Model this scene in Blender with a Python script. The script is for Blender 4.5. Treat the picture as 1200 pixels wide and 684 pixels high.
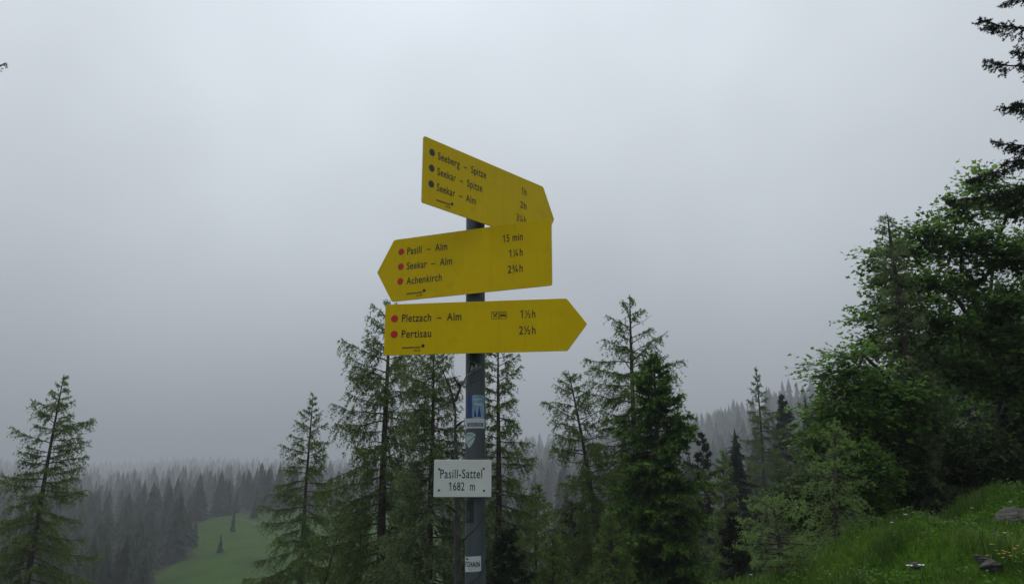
import bpy, math
import numpy as np
from mathutils import Vector

# ------------------------------------------------------------------ reset
for o in list(bpy.data.objects):
    bpy.data.objects.remove(o)
S = bpy.context.scene
COL = S.collection
EYE = 1.6
PITCH = math.radians(13.695)
FPX = 1200 * 28 / 36.0

# ------------------------------------------------------------------ camera
cam_d = bpy.data.cameras.new('camera')
cam_d.lens = 28
cam_d.sensor_width = 36
cam_d.clip_start = 0.05
cam_d.clip_end = 12000
cam = bpy.data.objects.new('camera', cam_d)
cam.location = (0, 0, EYE)
cam.rotation_euler = (math.pi / 2 + PITCH, 0, 0)
COL.objects.link(cam)
S.camera = cam

# ------------------------------------------------------------------ sky, sun, exposure
SUN_EL, SUN_AZ = math.radians(64), math.radians(-14)      # azimuth from +Y towards +X
sun_dir = Vector((math.sin(SUN_AZ) * math.cos(SUN_EL), math.cos(SUN_AZ) * math.cos(SUN_EL), math.sin(SUN_EL)))
world = bpy.data.worlds.new('World')
S.world = world
world.use_nodes = True
nt = world.node_tree
nt.nodes.clear()
out = nt.nodes.new('ShaderNodeOutputWorld')
bg = nt.nodes.new('ShaderNodeBackground')
sky = nt.nodes.new('ShaderNodeTexSky')
sky.sky_type = 'NISHITA'
sky.sun_disc = False
sky.sun_elevation = SUN_EL
sky.sun_rotation = SUN_AZ
sky.dust_density = 6
sky.altitude = 1700
tc = nt.nodes.new('ShaderNodeTexCoord')
sep = nt.nodes.new('ShaderNodeSeparateXYZ')
nt.links.new(tc.outputs['Generated'], sep.inputs[0])
ramp = nt.nodes.new('ShaderNodeValToRGB')                 # closed cloud cover, brighter towards the zenith
ramp.color_ramp.interpolation = 'B_SPLINE'
els = ramp.color_ramp.elements
els[0].position, els[0].color = 0.0, (.290, .312, .336, 1)
els[1].position, els[1].color = 1.0, (.77, .83, .90, 1)
for p, c in ((0.12, (.455, .490, .525)), (0.30, (.600, .643, .690)), (0.55, (.680, .730, .785))):
    e = els.new(p)
    e.color = (*c, 1)
nt.links.new(sep.outputs['Z'], ramp.inputs[0])
glow = nt.nodes.new('ShaderNodeVectorMath')               # broad brightening of the cloud round the veiled sun
glow.operation = 'DOT_PRODUCT'
glow.inputs[1].default_value = sun_dir
nt.links.new(tc.outputs['Generated'], glow.inputs[0])
mr = nt.nodes.new('ShaderNodeMapRange')
mr.inputs['From Min'].default_value = 0.2
mr.inputs['From Max'].default_value = 1.0
mr.inputs['To Min'].default_value = 0.80
mr.inputs['To Max'].default_value = 1.22
mr.interpolation_type = 'SMOOTHSTEP'
nt.links.new(glow.outputs['Value'], mr.inputs['Value'])
noi = nt.nodes.new('ShaderNodeTexNoise')
noi.inputs['Scale'].default_value = 2.4
noi.inputs['Detail'].default_value = 3
noi.inputs['Roughness'].default_value = 0.45
nt.links.new(tc.outputs['Generated'], noi.inputs['Vector'])
mr2 = nt.nodes.new('ShaderNodeMapRange')
mr2.inputs['From Min'].default_value = 0.3
mr2.inputs['From Max'].default_value = 0.7
mr2.inputs['To Min'].default_value = 0.88
mr2.inputs['To Max'].default_value = 1.12
nt.links.new(noi.outputs['Fac'], mr2.inputs['Value'])
mul = nt.nodes.new('ShaderNodeMath')
mul.operation = 'MULTIPLY'
nt.links.new(mr.outputs[0], mul.inputs[0])
nt.links.new(mr2.outputs[0], mul.inputs[1])
vm = nt.nodes.new('ShaderNodeVectorMath')
vm.operation = 'SCALE'
nt.links.new(ramp.outputs['Color'], vm.inputs[0])
mul10 = nt.nodes.new('ShaderNodeMath')
mul10.operation = 'MULTIPLY'
mul10.inputs[1].default_value = 10.0
nt.links.new(mul.outputs[0], mul10.inputs[0])
nt.links.new(mul10.outputs[0], vm.inputs['Scale'])
mix = nt.nodes.new('ShaderNodeMix')
mix.data_type = 'RGBA'
mix.inputs['Factor'].default_value = 0.94
nt.links.new(sky.outputs['Color'], mix.inputs[6])
nt.links.new(vm.outputs[0], mix.inputs[7])
nt.links.new(mix.outputs[2], bg.inputs['Color'])
bg.inputs['Strength'].default_value = 0.109
nt.links.new(bg.outputs[0], out.inputs['Surface'])

sun_d = bpy.data.lights.new('sun', 'SUN')
sun_d.energy = 1.5
sun_d.angle = math.radians(50)
sun_d.color = (1.0, 0.97, 0.93)
sun = bpy.data.objects.new('sun', sun_d)
sun.rotation_euler = (-sun_dir).to_track_quat('-Z', 'Y').to_euler()
sun.location = (0, 0, 60)
COL.objects.link(sun)

S.view_settings.view_transform = 'Standard'
S.view_settings.look = 'None'
S.view_settings.gamma = 1
S.view_settings.exposure = 0.0
S.view_settings.use_curve_mapping = False
S.render.engine = 'CYCLES'
S.cycles.use_denoising = True
S.cycles.max_bounces = 6
S.cycles.diffuse_bounces = 3
S.cycles.transmission_bounces = 4
S.cycles.volume_bounces = 0
S.cycles.volume_step_rate = 4


# ------------------------------------------------------------------ helpers
def tag(o, label=None, category=None, group=None, kind=None):
    for k, v in (('label', label), ('category', category), ('group', group), ('kind', kind)):
        if v:
            o[k] = v
    return o


def link(o, parent=None):
    COL.objects.link(o)
    if parent is not None:
        o.parent = parent
    return o


def empty(name, loc=(0, 0, 0), rz=0.0):
    o = bpy.data.objects.new(name, None)
    o.location = loc
    o.rotation_euler = (0, 0, rz)
    o.empty_display_size = 0.2
    return link(o)


def np_mesh(name, V, T, mat, tint=None, smooth=False):
    V = np.asarray(V, np.float32)
    T = np.asarray(T, np.int32)
    me = bpy.data.meshes.new(name)
    me.vertices.add(len(V))
    me.vertices.foreach_set('co', V.ravel())
    me.loops.add(T.size)
    me.loops.foreach_set('vertex_index', T.ravel())
    me.polygons.add(len(T))
    me.polygons.foreach_set('loop_start', np.arange(0, T.size, T.shape[1], dtype=np.int32))
    if smooth:
        me.polygons.foreach_set('use_smooth', np.ones(len(T), bool))
    if tint is not None:
        a = me.attributes.new('tint', 'FLOAT', 'FACE')
        a.data.foreach_set('value', np.asarray(tint, np.float32))
    me.update(calc_edges=True)
    me.materials.append(mat)
    return me


def ob(name, me, parent=None, kind=None):
    o = bpy.data.objects.new(name, me)
    if kind:
        o['kind'] = kind
    return link(o, parent)


class B:
    """collects triangles"""
    def __init__(self):
        self.v, self.t, self.c, self.n = [], [], [], 0

    def add(self, V, T, c=0.5):
        V = np.asarray(V, float).reshape(-1, 3)
        T = np.asarray(T, int).reshape(-1, 3)
        self.v.append(V)
        self.t.append(T + self.n)
        self.c.append(np.broadcast_to(np.asarray(c, float), (len(T),)))
        self.n += len(V)

    def mesh(self, name, mat, smooth=False):
        if not self.v:
            return np_mesh(name, np.zeros((3, 3)), [[0, 1, 2]], mat)
        return np_mesh(name, np.concatenate(self.v), np.concatenate(self.t), mat, np.concatenate(self.c), smooth)

    def tube(self, P, R, sides=5, cap=False):
        P = np.asarray(P, float)
        R = np.broadcast_to(np.asarray(R, float), (len(P),))
        Tn = np.gradient(P, axis=0)
        Tn /= np.linalg.norm(Tn, axis=1, keepdims=True) + 1e-9
        ref = np.where(np.abs(Tn[:, 2:3]) > 0.9, [[1., 0, 0]], [[0, 0, 1.]])
        A = np.cross(Tn, ref)
        A /= np.linalg.norm(A, axis=1, keepdims=True) + 1e-9
        Bn = np.cross(Tn, A)
        th = np.arange(sides) * 2 * math.pi / sides
        V = P[:, None] + R[:, None, None] * (np.cos(th)[None, :, None] * A[:, None] + np.sin(th)[None, :, None] * Bn[:, None])
        n = len(P)
        i = np.arange(n - 1)[:, None] * sides
        j = np.arange(sides)[None]
        k = (j + 1) % sides
        a, b, c, d = i + j, i + k, i + sides + k, i + sides + j
        T = np.concatenate([np.stack([a, b, c], -1).reshape(-1, 3), np.stack([a, c, d], -1).reshape(-1, 3)])
        V = V.reshape(-1, 3)
        if cap:
            m = len(V)
            V = np.concatenate([V, P[:1], P[-1:]])
            e = np.arange(sides)
            f = (e + 1) % sides
            T = np.concatenate([T, np.stack([np.full(sides, m), f, e], -1), np.stack([np.full(sides, m + 1), e + (n - 1) * sides, f + (n - 1) * sides], -1)])
        self.add(V, T)

    def needles(self, P, D, W, l, w, c):
        """one narrow triangle each"""
        n = len(P)
        V = np.stack([P - W * w[:, None] / 2, P + W * w[:, None] / 2, P + D * l[:, None]], 1).reshape(-1, 3)
        self.add(V, np.arange(3 * n).reshape(-1, 3), c)

    def strips(self, P, Q, w, rng):
        n = len(P)
        D = Q - P
        W = nrm(np.cross(D, rng.normal(size=(n, 3)))) * (w / 2)
        V = np.stack([P - W, P + W, Q + W * .5, Q - W * .5], 1).reshape(-1, 3)
        b = np.arange(n)[:, None] * 4
        self.add(V, np.concatenate([b + [0, 1, 2], b + [0, 2, 3]]))

    def lobed(self, P, D, N, l, c):
        """broad leaves with three lobes: a fan of four triangles"""
        n = len(P)
        W = nrm(np.cross(D, N))
        N = np.cross(W, D)
        out = []
        for a, s, h in ((0, 0, 0), (.46, .50, .07), (.58, .17, .02), (1.0, 0, -.07), (.58, -.17, .02), (.46, -.50, .07)):
            out.append(P + (D * a + W * s + N * h) * l[:, None])
        V = np.stack(out, 1).reshape(-1, 3)
        b = np.arange(n)[:, None] * 6
        T = np.concatenate([b + [0, 1, 2], b + [0, 2, 3], b + [0, 3, 4], b + [0, 4, 5]])
        self.add(V, T, np.tile(c, 4))

    def diamonds(self, P, D, N, l, w, c):
        n = len(P)
        W = nrm(np.cross(D, N)) * w[:, None] / 2
        L = D * l[:, None]
        up = nrm(N) * w[:, None] * .18
        V = np.stack([P, P + L * .45 + W + up, P + L, P + L * .45 - W + up], 1).reshape(-1, 3)
        b = np.arange(n)[:, None] * 4
        self.add(V, np.concatenate([b + [0, 1, 2], b + [0, 2, 3]]), np.tile(c, 2))


def nrm(a):
    return a / (np.linalg.norm(a, axis=-1, keepdims=True) + 1e-9)


def smooth01(a, b, x):
    t = np.clip((x - a) / (b - a), 0, 1)
    return t * t * (3 - 2 * t)


def at(u, v, y):
    """world point seen at photo pixel (u, v), y metres ahead"""
    X = (u - 600) / FPX
    U = (342 - v) / FPX
    d = np.array([X, math.cos(PITCH) - U * math.sin(PITCH), math.sin(PITCH) + U * math.cos(PITCH)])
    return d * (y / d[1]) + np.array([0, 0, EYE])


# ------------------------------------------------------------------ materials
def mat_new(name):
    m = bpy.data.materials.new(name)
    m.use_nodes = True
    n = m.node_tree
    return m, n, n.nodes['Principled BSDF']


def nd(n, t, **kw):
    x = n.nodes.new(t)
    for k, v in kw.items():
        setattr(x, k, v)
    return x


def noise(n, scale, detail=4, rough=.55, coord='Object', vec=None):
    t = nd(n, 'ShaderNodeTexNoise')
    t.inputs['Scale'].default_value = scale
    t.inputs['Detail'].default_value = detail
    t.inputs['Roughness'].default_value = rough
    if vec is None:
        c = nd(n, 'ShaderNodeTexCoord')
        vec = c.outputs[coord]
    n.links.new(vec, t.inputs['Vector'])
    return t


def cramp(n, src, stops):
    r = nd(n, 'ShaderNodeValToRGB')
    e = r.color_ramp.elements
    e[0].position, e[0].color = stops[0][0], (*stops[0][1], 1)
    e[1].position, e[1].color = stops[-1][0], (*stops[-1][1], 1)
    for p, c in stops[1:-1]:
        e.new(p).color = (*c, 1)
    n.links.new(src, r.inputs[0])
    return r


def bump(n, p, src, strength=.3, dist=.01):
    b = nd(n, 'ShaderNodeBump')
    b.inputs['Strength'].default_value = strength
    b.inputs['Distance'].default_value = dist
    n.links.new(src, b.inputs['Height'])
    n.links.new(b.outputs[0], p.inputs['Normal'])


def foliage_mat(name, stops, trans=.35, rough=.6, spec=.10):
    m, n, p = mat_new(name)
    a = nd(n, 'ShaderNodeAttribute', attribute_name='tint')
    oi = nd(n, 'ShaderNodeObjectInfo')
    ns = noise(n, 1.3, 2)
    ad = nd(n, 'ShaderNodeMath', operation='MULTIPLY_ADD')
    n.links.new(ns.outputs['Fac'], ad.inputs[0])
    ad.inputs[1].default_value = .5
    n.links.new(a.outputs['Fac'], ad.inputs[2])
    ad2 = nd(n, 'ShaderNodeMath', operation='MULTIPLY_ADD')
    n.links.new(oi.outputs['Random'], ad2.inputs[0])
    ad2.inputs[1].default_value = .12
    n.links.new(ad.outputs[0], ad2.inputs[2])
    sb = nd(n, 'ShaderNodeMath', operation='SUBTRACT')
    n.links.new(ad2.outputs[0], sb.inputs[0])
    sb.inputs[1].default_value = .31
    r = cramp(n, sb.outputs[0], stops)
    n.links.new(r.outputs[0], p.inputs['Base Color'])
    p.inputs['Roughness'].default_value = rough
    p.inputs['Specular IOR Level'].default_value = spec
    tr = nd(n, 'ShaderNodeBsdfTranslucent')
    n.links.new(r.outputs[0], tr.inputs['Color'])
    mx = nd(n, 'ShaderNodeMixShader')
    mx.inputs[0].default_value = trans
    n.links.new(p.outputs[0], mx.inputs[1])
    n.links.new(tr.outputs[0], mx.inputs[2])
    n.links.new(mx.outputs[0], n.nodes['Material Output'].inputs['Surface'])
    return m


def bark_mat(name, c0, c1, c2):
    m, n, p = mat_new(name)
    t = noise(n, 9, 6, .65)
    r = cramp(n, t.outputs['Fac'], ((.3, c0), (.55, c1), (.75, c2)))
    n.links.new(r.outputs[0], p.inputs['Base Color'])
    p.inputs['Roughness'].default_value = .85
    bump(n, p, t.outputs['Fac'], .6, .03)
    return m


M_LARCH = foliage_mat('larch_needles', ((0, (.052, .086, .019)), (.45, (.115, .182, .040)), (1, (.190, .275, .070))))
M_PALE = foliage_mat('pale_larch_needles', ((0, (.075, .108, .042)), (.45, (.150, .208, .082)), (1, (.225, .300, .130))))
M_SAP = foliage_mat('sapling_needles', ((0, (.080, .135, .038)), (.45, (.175, .275, .080)), (1, (.270, .385, .130))), .45)
M_SPRUCE = foliage_mat('spruce_needles', ((0, (.020, .046, .011)), (.45, (.054, .115, .022)), (.75, (.110, .205, .036)), (1, (.175, .290, .055))), .2)
M_DARKSP = foliage_mat('dark_spruce_needles', ((0, (.010, .018, .010)), (.5, (.020, .034, .017)), (1, (.040, .062, .026))), .12)
M_LEAF = foliage_mat('broad_leaves', ((0, (.050, .110, .020)), (.45, (.115, .225, .042)), (1, (.210, .340, .070))), .6, .5, .14)
M_SHRUB = foliage_mat('shrub_leaves', ((0, (.020, .042, .011)), (.5, (.048, .092, .021)), (1, (.100, .160, .036))), .3)
M_FAR = foliage_mat('far_forest_needles', ((0, (.007, .013, .007)), (.5, (.016, .028, .014)), (1, (.032, .050, .022))), .12)
M_GRASS = foliage_mat('grass_blades', ((0, (.030, .060, .012)), (.45, (.075, .150, .022)), (.85, (.130, .220, .036)), (1, (.180, .200, .070))), .4, .6, .12)
M_BARK = bark_mat('larch_bark', (.022, .017, .013), (.055, .044, .036), (.11, .095, .08))
M_DEAD = bark_mat('dead_wood', (.018, .015, .013), (.045, .040, .036), (.10, .095, .09))
M_BARK2 = bark_mat('broadleaf_bark', (.020, .018, .014), (.050, .046, .038), (.10, .10, .085))


def plain(name, c, rough=.5, metal=0., var=.12, scale=30, spec=.5):
    m, n, p = mat_new(name)
    t = noise(n, scale, 5, .6)
    r = cramp(n, t.outputs['Fac'], ((.3, tuple(x * (1 - var) for x in c)), (.7, tuple(min(1, x * (1 + var)) for x in c))))
    n.links.new(r.outputs[0], p.inputs['Base Color'])
    p.inputs['Roughness'].default_value = rough
    p.inputs['Metallic'].default_value = metal
    p.inputs['Specular IOR Level'].default_value = spec
    return m


def yellow_mat():
    m, n, p = mat_new('yellow_enamel')
    t = noise(n, 7, 6, .6)
    r = cramp(n, t.outputs['Fac'], ((.3, (.76, .505, .002)), (.7, (.83, .565, .003))))
    g = noise(n, 190, 2, .5)                       # fly specks and rain-splash grime
    gr = cramp(n, g.outputs['Fac'], ((.70, (0, 0, 0)), (.76, (1, 1, 1))))
    mx = nd(n, 'ShaderNodeMix', data_type='RGBA')
    mx.inputs[7].default_value = (.80, .66, .10, 1)
    ml = nd(n, 'ShaderNodeMath', operation='MULTIPLY')
    ml.inputs[1].default_value = .5
    n.links.new(gr.outputs[0], ml.inputs[0])
    n.links.new(ml.outputs[0], mx.inputs[0])
    n.links.new(r.outputs[0], mx.inputs[6])
    d = noise(n, 16, 5, .7)
    dr = cramp(n, d.outputs['Fac'], ((.52, (0, 0, 0)), (.8, (1, 1, 1))))
    mx2 = nd(n, 'ShaderNodeMix', data_type='RGBA')
    mx2.inputs[7].default_value = (.56, .37, .006, 1)
    ml2 = nd(n, 'ShaderNodeMath', operation='MULTIPLY')
    ml2.inputs[1].default_value = .45
    n.links.new(dr.outputs[0], ml2.inputs[0])
    n.links.new(ml2.outputs[0], mx2.inputs[0])
    n.links.new(mx.outputs[2], mx2.inputs[6])
    c = nd(n, 'ShaderNodeTexCoord')
    mp = nd(n, 'ShaderNodeMapping')
    mp.inputs['Scale'].default_value = (55, 1, 5)
    n.links.new(c.outputs['Object'], mp.inputs[0])
    sk = noise(n, 1.0, 4, .6, vec=mp.outputs[0])
    skr = cramp(n, sk.outputs['Fac'], ((.50, (0, 0, 0)), (.78, (1, 1, 1))))
    ml3 = nd(n, 'ShaderNodeMath', operation='MULTIPLY')
    ml3.inputs[1].default_value = .20
    n.links.new(skr.outputs[0], ml3.inputs[0])
    mx3 = nd(n, 'ShaderNodeMix', data_type='RGBA')
    mx3.inputs[7].default_value = (.44, .31, .02, 1)
    n.links.new(ml3.outputs[0], mx3.inputs[0])
    n.links.new(mx2.outputs[2], mx3.inputs[6])
    n.links.new(mx3.outputs[2], p.inputs['Base Color'])
    rr = cramp(n, t.outputs['Fac'], ((.3, (.30,) * 3), (.7, (.46,) * 3)))
    n.links.new(rr.outputs[0], p.inputs['Roughness'])
    p.inputs['Specular IOR Level'].default_value = .12
    bump(n, p, t.outputs['Fac'], .04, .01)
    return m


M_YELLOW = yellow_mat()
M_BLACK = plain('black_print', (.012, .011, .012), .5)
M_RED = plain('red_print', (.62, .006, .012), .45)
M_GREYDOT = plain('charcoal_print', (.030, .032, .036), .5)
M_ALU = plain('aluminium', (.42, .43, .44), .42, .9)
M_STEEL = plain('screw_steel', (.10, .10, .11), .45, .8)
M_WHITE = plain('white_enamel', (.72, .73, .72), .4, 0, .05, 12)
M_PRWHITE = plain('white_print', (.55, .57, .60), .5, 0, .1)
M_STBLACK = plain('dark_sticker_print', (.020, .021, .026), .45)
M_STGREY = plain('grey_sticker_print', (.075, .08, .09), .5)
M_STBLUE = plain('pale_blue_sticker', (.22, .36, .52), .45, 0, .30, 60)
M_STNAVY = plain('navy_sticker', (.030, .055, .20), .45)
M_STSHIELD = plain('pale_green_sticker', (.40, .50, .52), .45)


def pole_mat():
    m, n, p = mat_new('galvanised_grey_paint')
    c = nd(n, 'ShaderNodeTexCoord')
    mp = nd(n, 'ShaderNodeMapping')
    mp.inputs['Scale'].default_value = (1, 1, .25)
    n.links.new(c.outputs['Object'], mp.inputs[0])
    t = noise(n, 26, 6, .6, vec=mp.outputs[0])
    r = cramp(n, t.outputs['Fac'], ((.3, (.058, .068, .082)), (.6, (.092, .105, .124)), (.8, (.14, .152, .170))))
    n.links.new(r.outputs[0], p.inputs['Base Color'])
    p.inputs['Metallic'].default_value = .25
    p.inputs['Roughness'].default_value = .5
    bump(n, p, t.outputs['Fac'], .1, .004)
    return m


M_POLE = pole_mat()


def ground_mat():
    m, n, p = mat_new('alpine_ground')
    t = noise(n, .11, 6, .65)
    u = noise(n, 2.6, 6, .65)
    r1 = cramp(n, u.outputs['Fac'], ((.3, (.017, .044, .002)), (.5, (.028, .070, .003)), (.72, (.046, .092, .006))))
    r2 = cramp(n, u.outputs['Fac'], ((.3, (.016, .020, .010)), (.6, (.032, .040, .018)), (.8, (.060, .055, .035))))
    a = nd(n, 'ShaderNodeAttribute', attribute_name='meadow')
    mx = nd(n, 'ShaderNodeMix', data_type='RGBA')
    n.links.new(a.outputs['Fac'], mx.inputs[0])
    n.links.new(r2.outputs[0], mx.inputs[6])
    n.links.new(r1.outputs[0], mx.inputs[7])
    mx2 = nd(n, 'ShaderNodeMix', data_type='RGBA', blend_type='MULTIPLY')
    mx2.inputs[0].default_value = .9
    r3 = cramp(n, t.outputs['Fac'], ((.32, (.45, .52, .42)), (.5, (.9, .9, .8)), (.68, (1.25, 1.15, 1.0))))
    n.links.new(mx.outputs[2], mx2.inputs[6])
    n.links.new(r3.outputs[0], mx2.inputs[7])
    n.links.new(mx2.outputs[2], p.inputs['Base Color'])
    p.inputs['Roughness'].default_value = .95
    p.inputs['Specular IOR Level'].default_value = .05
    bump(n, p, u.outputs['Fac'], .6, .08)
    return m


def rock_mat():
    m, n, p = mat_new('limestone')
    c = nd(n, 'ShaderNodeTexCoord')
    mp = nd(n, 'ShaderNodeMapping')
    mp.inputs['Scale'].default_value = (1, 1, 4)
    mp.inputs['Rotation'].default_value = (.3, .35, 0)
    n.links.new(c.outputs['Object'], mp.inputs[0])
    t = noise(n, 5, 8, .7, vec=mp.outputs[0])
    r = cramp(n, t.outputs['Fac'], ((.3, (.014, .013, .011)), (.5, (.045, .042, .037)), (.7, (.11, .105, .095))))
    g = noise(n, 3.2, 4)
    gr = cramp(n, g.outputs['Fac'], ((.52, (0, 0, 0)), (.62, (1, 1, 1))))
    mx = nd(n, 'ShaderNodeMix', data_type='RGBA')
    mx.inputs[7].default_value = (.035, .055, .015, 1)
    n.links.new(gr.outputs[0], mx.inputs[0])
    n.links.new(r.outputs[0], mx.inputs[6])
    n.links.new(mx.outputs[2], p.inputs['Base Color'])
    p.inputs['Roughness'].default_value = .85
    bump(n, p, t.outputs['Fac'], .8, .03)
    return m


# ------------------------------------------------------------------ terrain
AZ = np.radians([-180, -90, -46, -27.5, -17, 0, 11.8, 20, 32, 46, 90, 180])
RR = np.log(np.array([3, 8, 20, 60, 90, 120, 160, 210, 260, 330, 450, 700, 1200, 2000, 2700.]))
ZT = np.array([
    # -180  -90   -46   -27   -17    0    12    20    32    46    90   180
    [0, 0, 0, 0, 0, 0, 0, 0, 0, 0, 0, 0],
    [-0.5, -0.8, -0.8, -0.9, -0.9, -0.9, 0, 0, 0, 0.3, 0.5, -0.5],
    [-2, -3, -3.6, -4, -4, -4, -3.6, -1.9, 0.2, 2.4, 4, -2],
    [-8, -10, -12, -12, -12, -12, -11, -6, 4, 14, 16, -8],
    [-12, -14, -16, -16.5, -16, -15, -13, -6, 8, 19, 20, -12],
    [-14, -15, -16, -16.5, -13.8, -13.5, -12, -4, 12, 24, 26, -14],
    [-14, -14, -14, -14.5, -9.6, -11, -10, 0, 17, 28, 29, -14],
    [-13, -11, -11, -11, -4.6, -7, -8, 3, 20, 33, 33, -13],
    [-12, -8, -9.5, -9.5, -3.6, -6, -4, 8, 26, 36, 35, -12],
    [-11, -7, -8.5, -8.5, -4, -3, 2, 15, 34, 40, 36, -11],
    [-10, -4, -7.5, -7, -2, 4, 12, 32, 46, 50, 40, -10],
    [-4, 4, -3, -3, 5, 17, 36, 66, 72, 70, 50, -4],
    [20, 30, 13, 13, 25, 48, 76, 104, 104, 90, 70, 20],
    [60, 70, 48, 48, 62, 94, 110, 114, 114, 110, 90, 60],
    [70, 80, 60, 60, 75, 100, 112, 114, 114, 110, 90, 70]], float)
ZT = np.minimum(ZT, 78)


def bank(x):
    return np.interp(x, [0.8, 1.7, 2.33, 2.83, 3.41, 4.0, 4.41, 5.0, 7, 12, 20], [.3, .66, .82, 1.0, 1.30, 1.22, 1.33, 1.50, 1.8, 2.0, 0])


def ground_z(x, y):
    x = np.asarray(x, float)
    y = np.asarray(y, float)
    r = np.hypot(x, y)
    a = np.arctan2(x, y)
    ia = np.clip(np.searchsorted(AZ, a) - 1, 0, len(AZ) - 2)
    fa = (a - AZ[ia]) / (AZ[ia + 1] - AZ[ia])
    fa = fa * fa * (3 - 2 * fa)
    lr = np.log(np.clip(r, 3, 2690))
    ir = np.clip(np.searchsorted(RR, lr) - 1, 0, len(RR) - 2)
    fr = (lr - RR[ir]) / (RR[ir + 1] - RR[ir])
    z = (ZT[ir, ia] * (1 - fa) + ZT[ir, ia + 1] * fa) * (1 - fr) + (ZT[ir + 1, ia] * (1 - fa) + ZT[ir + 1, ia + 1] * fa) * fr
    k = np.clip((r - 20) / 200, 0, 1)
    z = z + k * (.9 * np.sin(x * .021 + 1.3) * np.sin(y * .017) + .5 * np.sin(x * .061 + y * .043) + .3 * np.sin(y * .11 - x * .08))
    kf = smooth01(500, 1500, r)
    z = z + kf * (5 * np.sin(a * 9 + 1.0) + 4 * np.sin(a * 23 + r * .002) + 2 * np.sin(a * 51 + 2))
    near = 1 - smooth01(9, 22, r)
    z = z + near * (.05 * np.sin(x * 2.1 + 1) * np.sin(y * 1.7 + 2) + .03 * np.sin(x * 5.3 + y * 3.1) + .02 * np.sin(y * 7.9 - x * 4.4))
    p = smooth01(1.2, 7.6, y) * (1 - smooth01(8.2, 13, y))
    return z + bank(x) * p


def meadow(x, y):
    r = np.hypot(x, y)
    u = 600 + np.where(y > 0, x / np.maximum(y, 1e-3), -9) / .001041
    wob = 9 * np.sin(r * .12) + 6 * np.sin(r * .042 + u * .03)
    left = 240 - (215 - r) * .60 + wob                       # edge between the dark wood and the meadow
    far = smooth01(left - 8, left + 8, u) * (1 - smooth01(520, 560, u)) * smooth01(70, 90, r) * (1 - smooth01(208, 218, r + wob * .5))
    nr = 1 - smooth01(9, 14, r)
    return np.clip(np.maximum(far, nr), 0, 1)


def make_ground():
    az = np.radians(np.concatenate([np.linspace(-180, -44, 34)[:-1], np.linspace(-44, 44, 210)[:-1], np.linspace(44, 180, 34)]))
    r = np.concatenate([np.linspace(.6, 14, 90)[:-1], np.geomspace(14, 2500, 130)])
    A, Rm = np.meshgrid(az, r)
    X, Y = Rm * np.sin(A), Rm * np.cos(A)
    Z = ground_z(X, Y)
    V = np.stack([X, Y, Z], -1).reshape(-1, 3)
    V = np.concatenate([V, [[0, 0, 0]]])
    nA, nR = len(az), len(r)
    i = np.arange(nR - 1)[:, None] * nA
    j = np.arange(nA - 1)[None]
    a, b, c, d = i + j, i + j + 1, i + nA + j + 1, i + nA + j
    T = np.concatenate([np.stack([a, d, b], -1).reshape(-1, 3), np.stack([b, d, c], -1).reshape(-1, 3),
                        np.stack([np.full(nA - 1, len(V) - 1), np.arange(nA - 1), np.arange(1, nA)], -1)])
    me = np_mesh('ground', V, T, ground_mat(), None, True)
    at_ = me.attributes.new('meadow', 'FLOAT', 'POINT')
    at_.data.foreach_set('value', meadow(V[:, 0], V[:, 1]).astype(np.float32))
    o = ob('ground', me)
    tag(o, 'grassy saddle falling away to a wooded valley and far slopes', 'ground', kind='structure')


make_ground()


def make_path():
    us = np.linspace(268, 470, 60)
    B_ = B()
    P = []
    for u in us:
        rr = 192 - (u - 268) * .26 + 3 * math.sin(u * .05)
        x = (u - 600) * .001041 * rr
        P.append((x, rr))
    P = np.array(P)
    Tn = nrm(np.gradient(P, axis=0))
    N = np.stack([-Tn[:, 1], Tn[:, 0]], 1)
    rows = []
    for w in (-.28, 0, .28):
        q = P + N * w
        rows.append(np.stack([q[:, 0], q[:, 1], ground_z(q[:, 0], q[:, 1]) + .12], 1))
    V = np.concatenate(rows)
    n = len(us)
    T = []
    for k in (0, 1):
        for i in range(n - 1):
            a, b = k * n + i, k * n + i + 1
            T += [[a, b, b + n], [a, b + n, a + n]]
    m = plain('gravel_path', (.050, .055, .030), .9)
    o = ob('path', np_mesh('path', V, T, m))
    tag(o, 'thin pale track crossing the far meadow', 'path', kind='structure')


make_path()


# ------------------------------------------------------------------ conifers
LARCH = dict(tw=38, tl=.66, down=.50, droop=.36, step=.042, nl=.056, nw=.0165, tuft=3, fw=.5, e0=-6, e1=34, sag=.30, up=.20, wood=.006)
SPRUCE = dict(tip=.75, tw=40, tl=.58, down=.10, droop=.16, step=.034, nl=.072, nw=.026, tuft=4, fw=.9, e0=-8, e1=38, sag=.34, up=.24, wood=.006)


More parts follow.
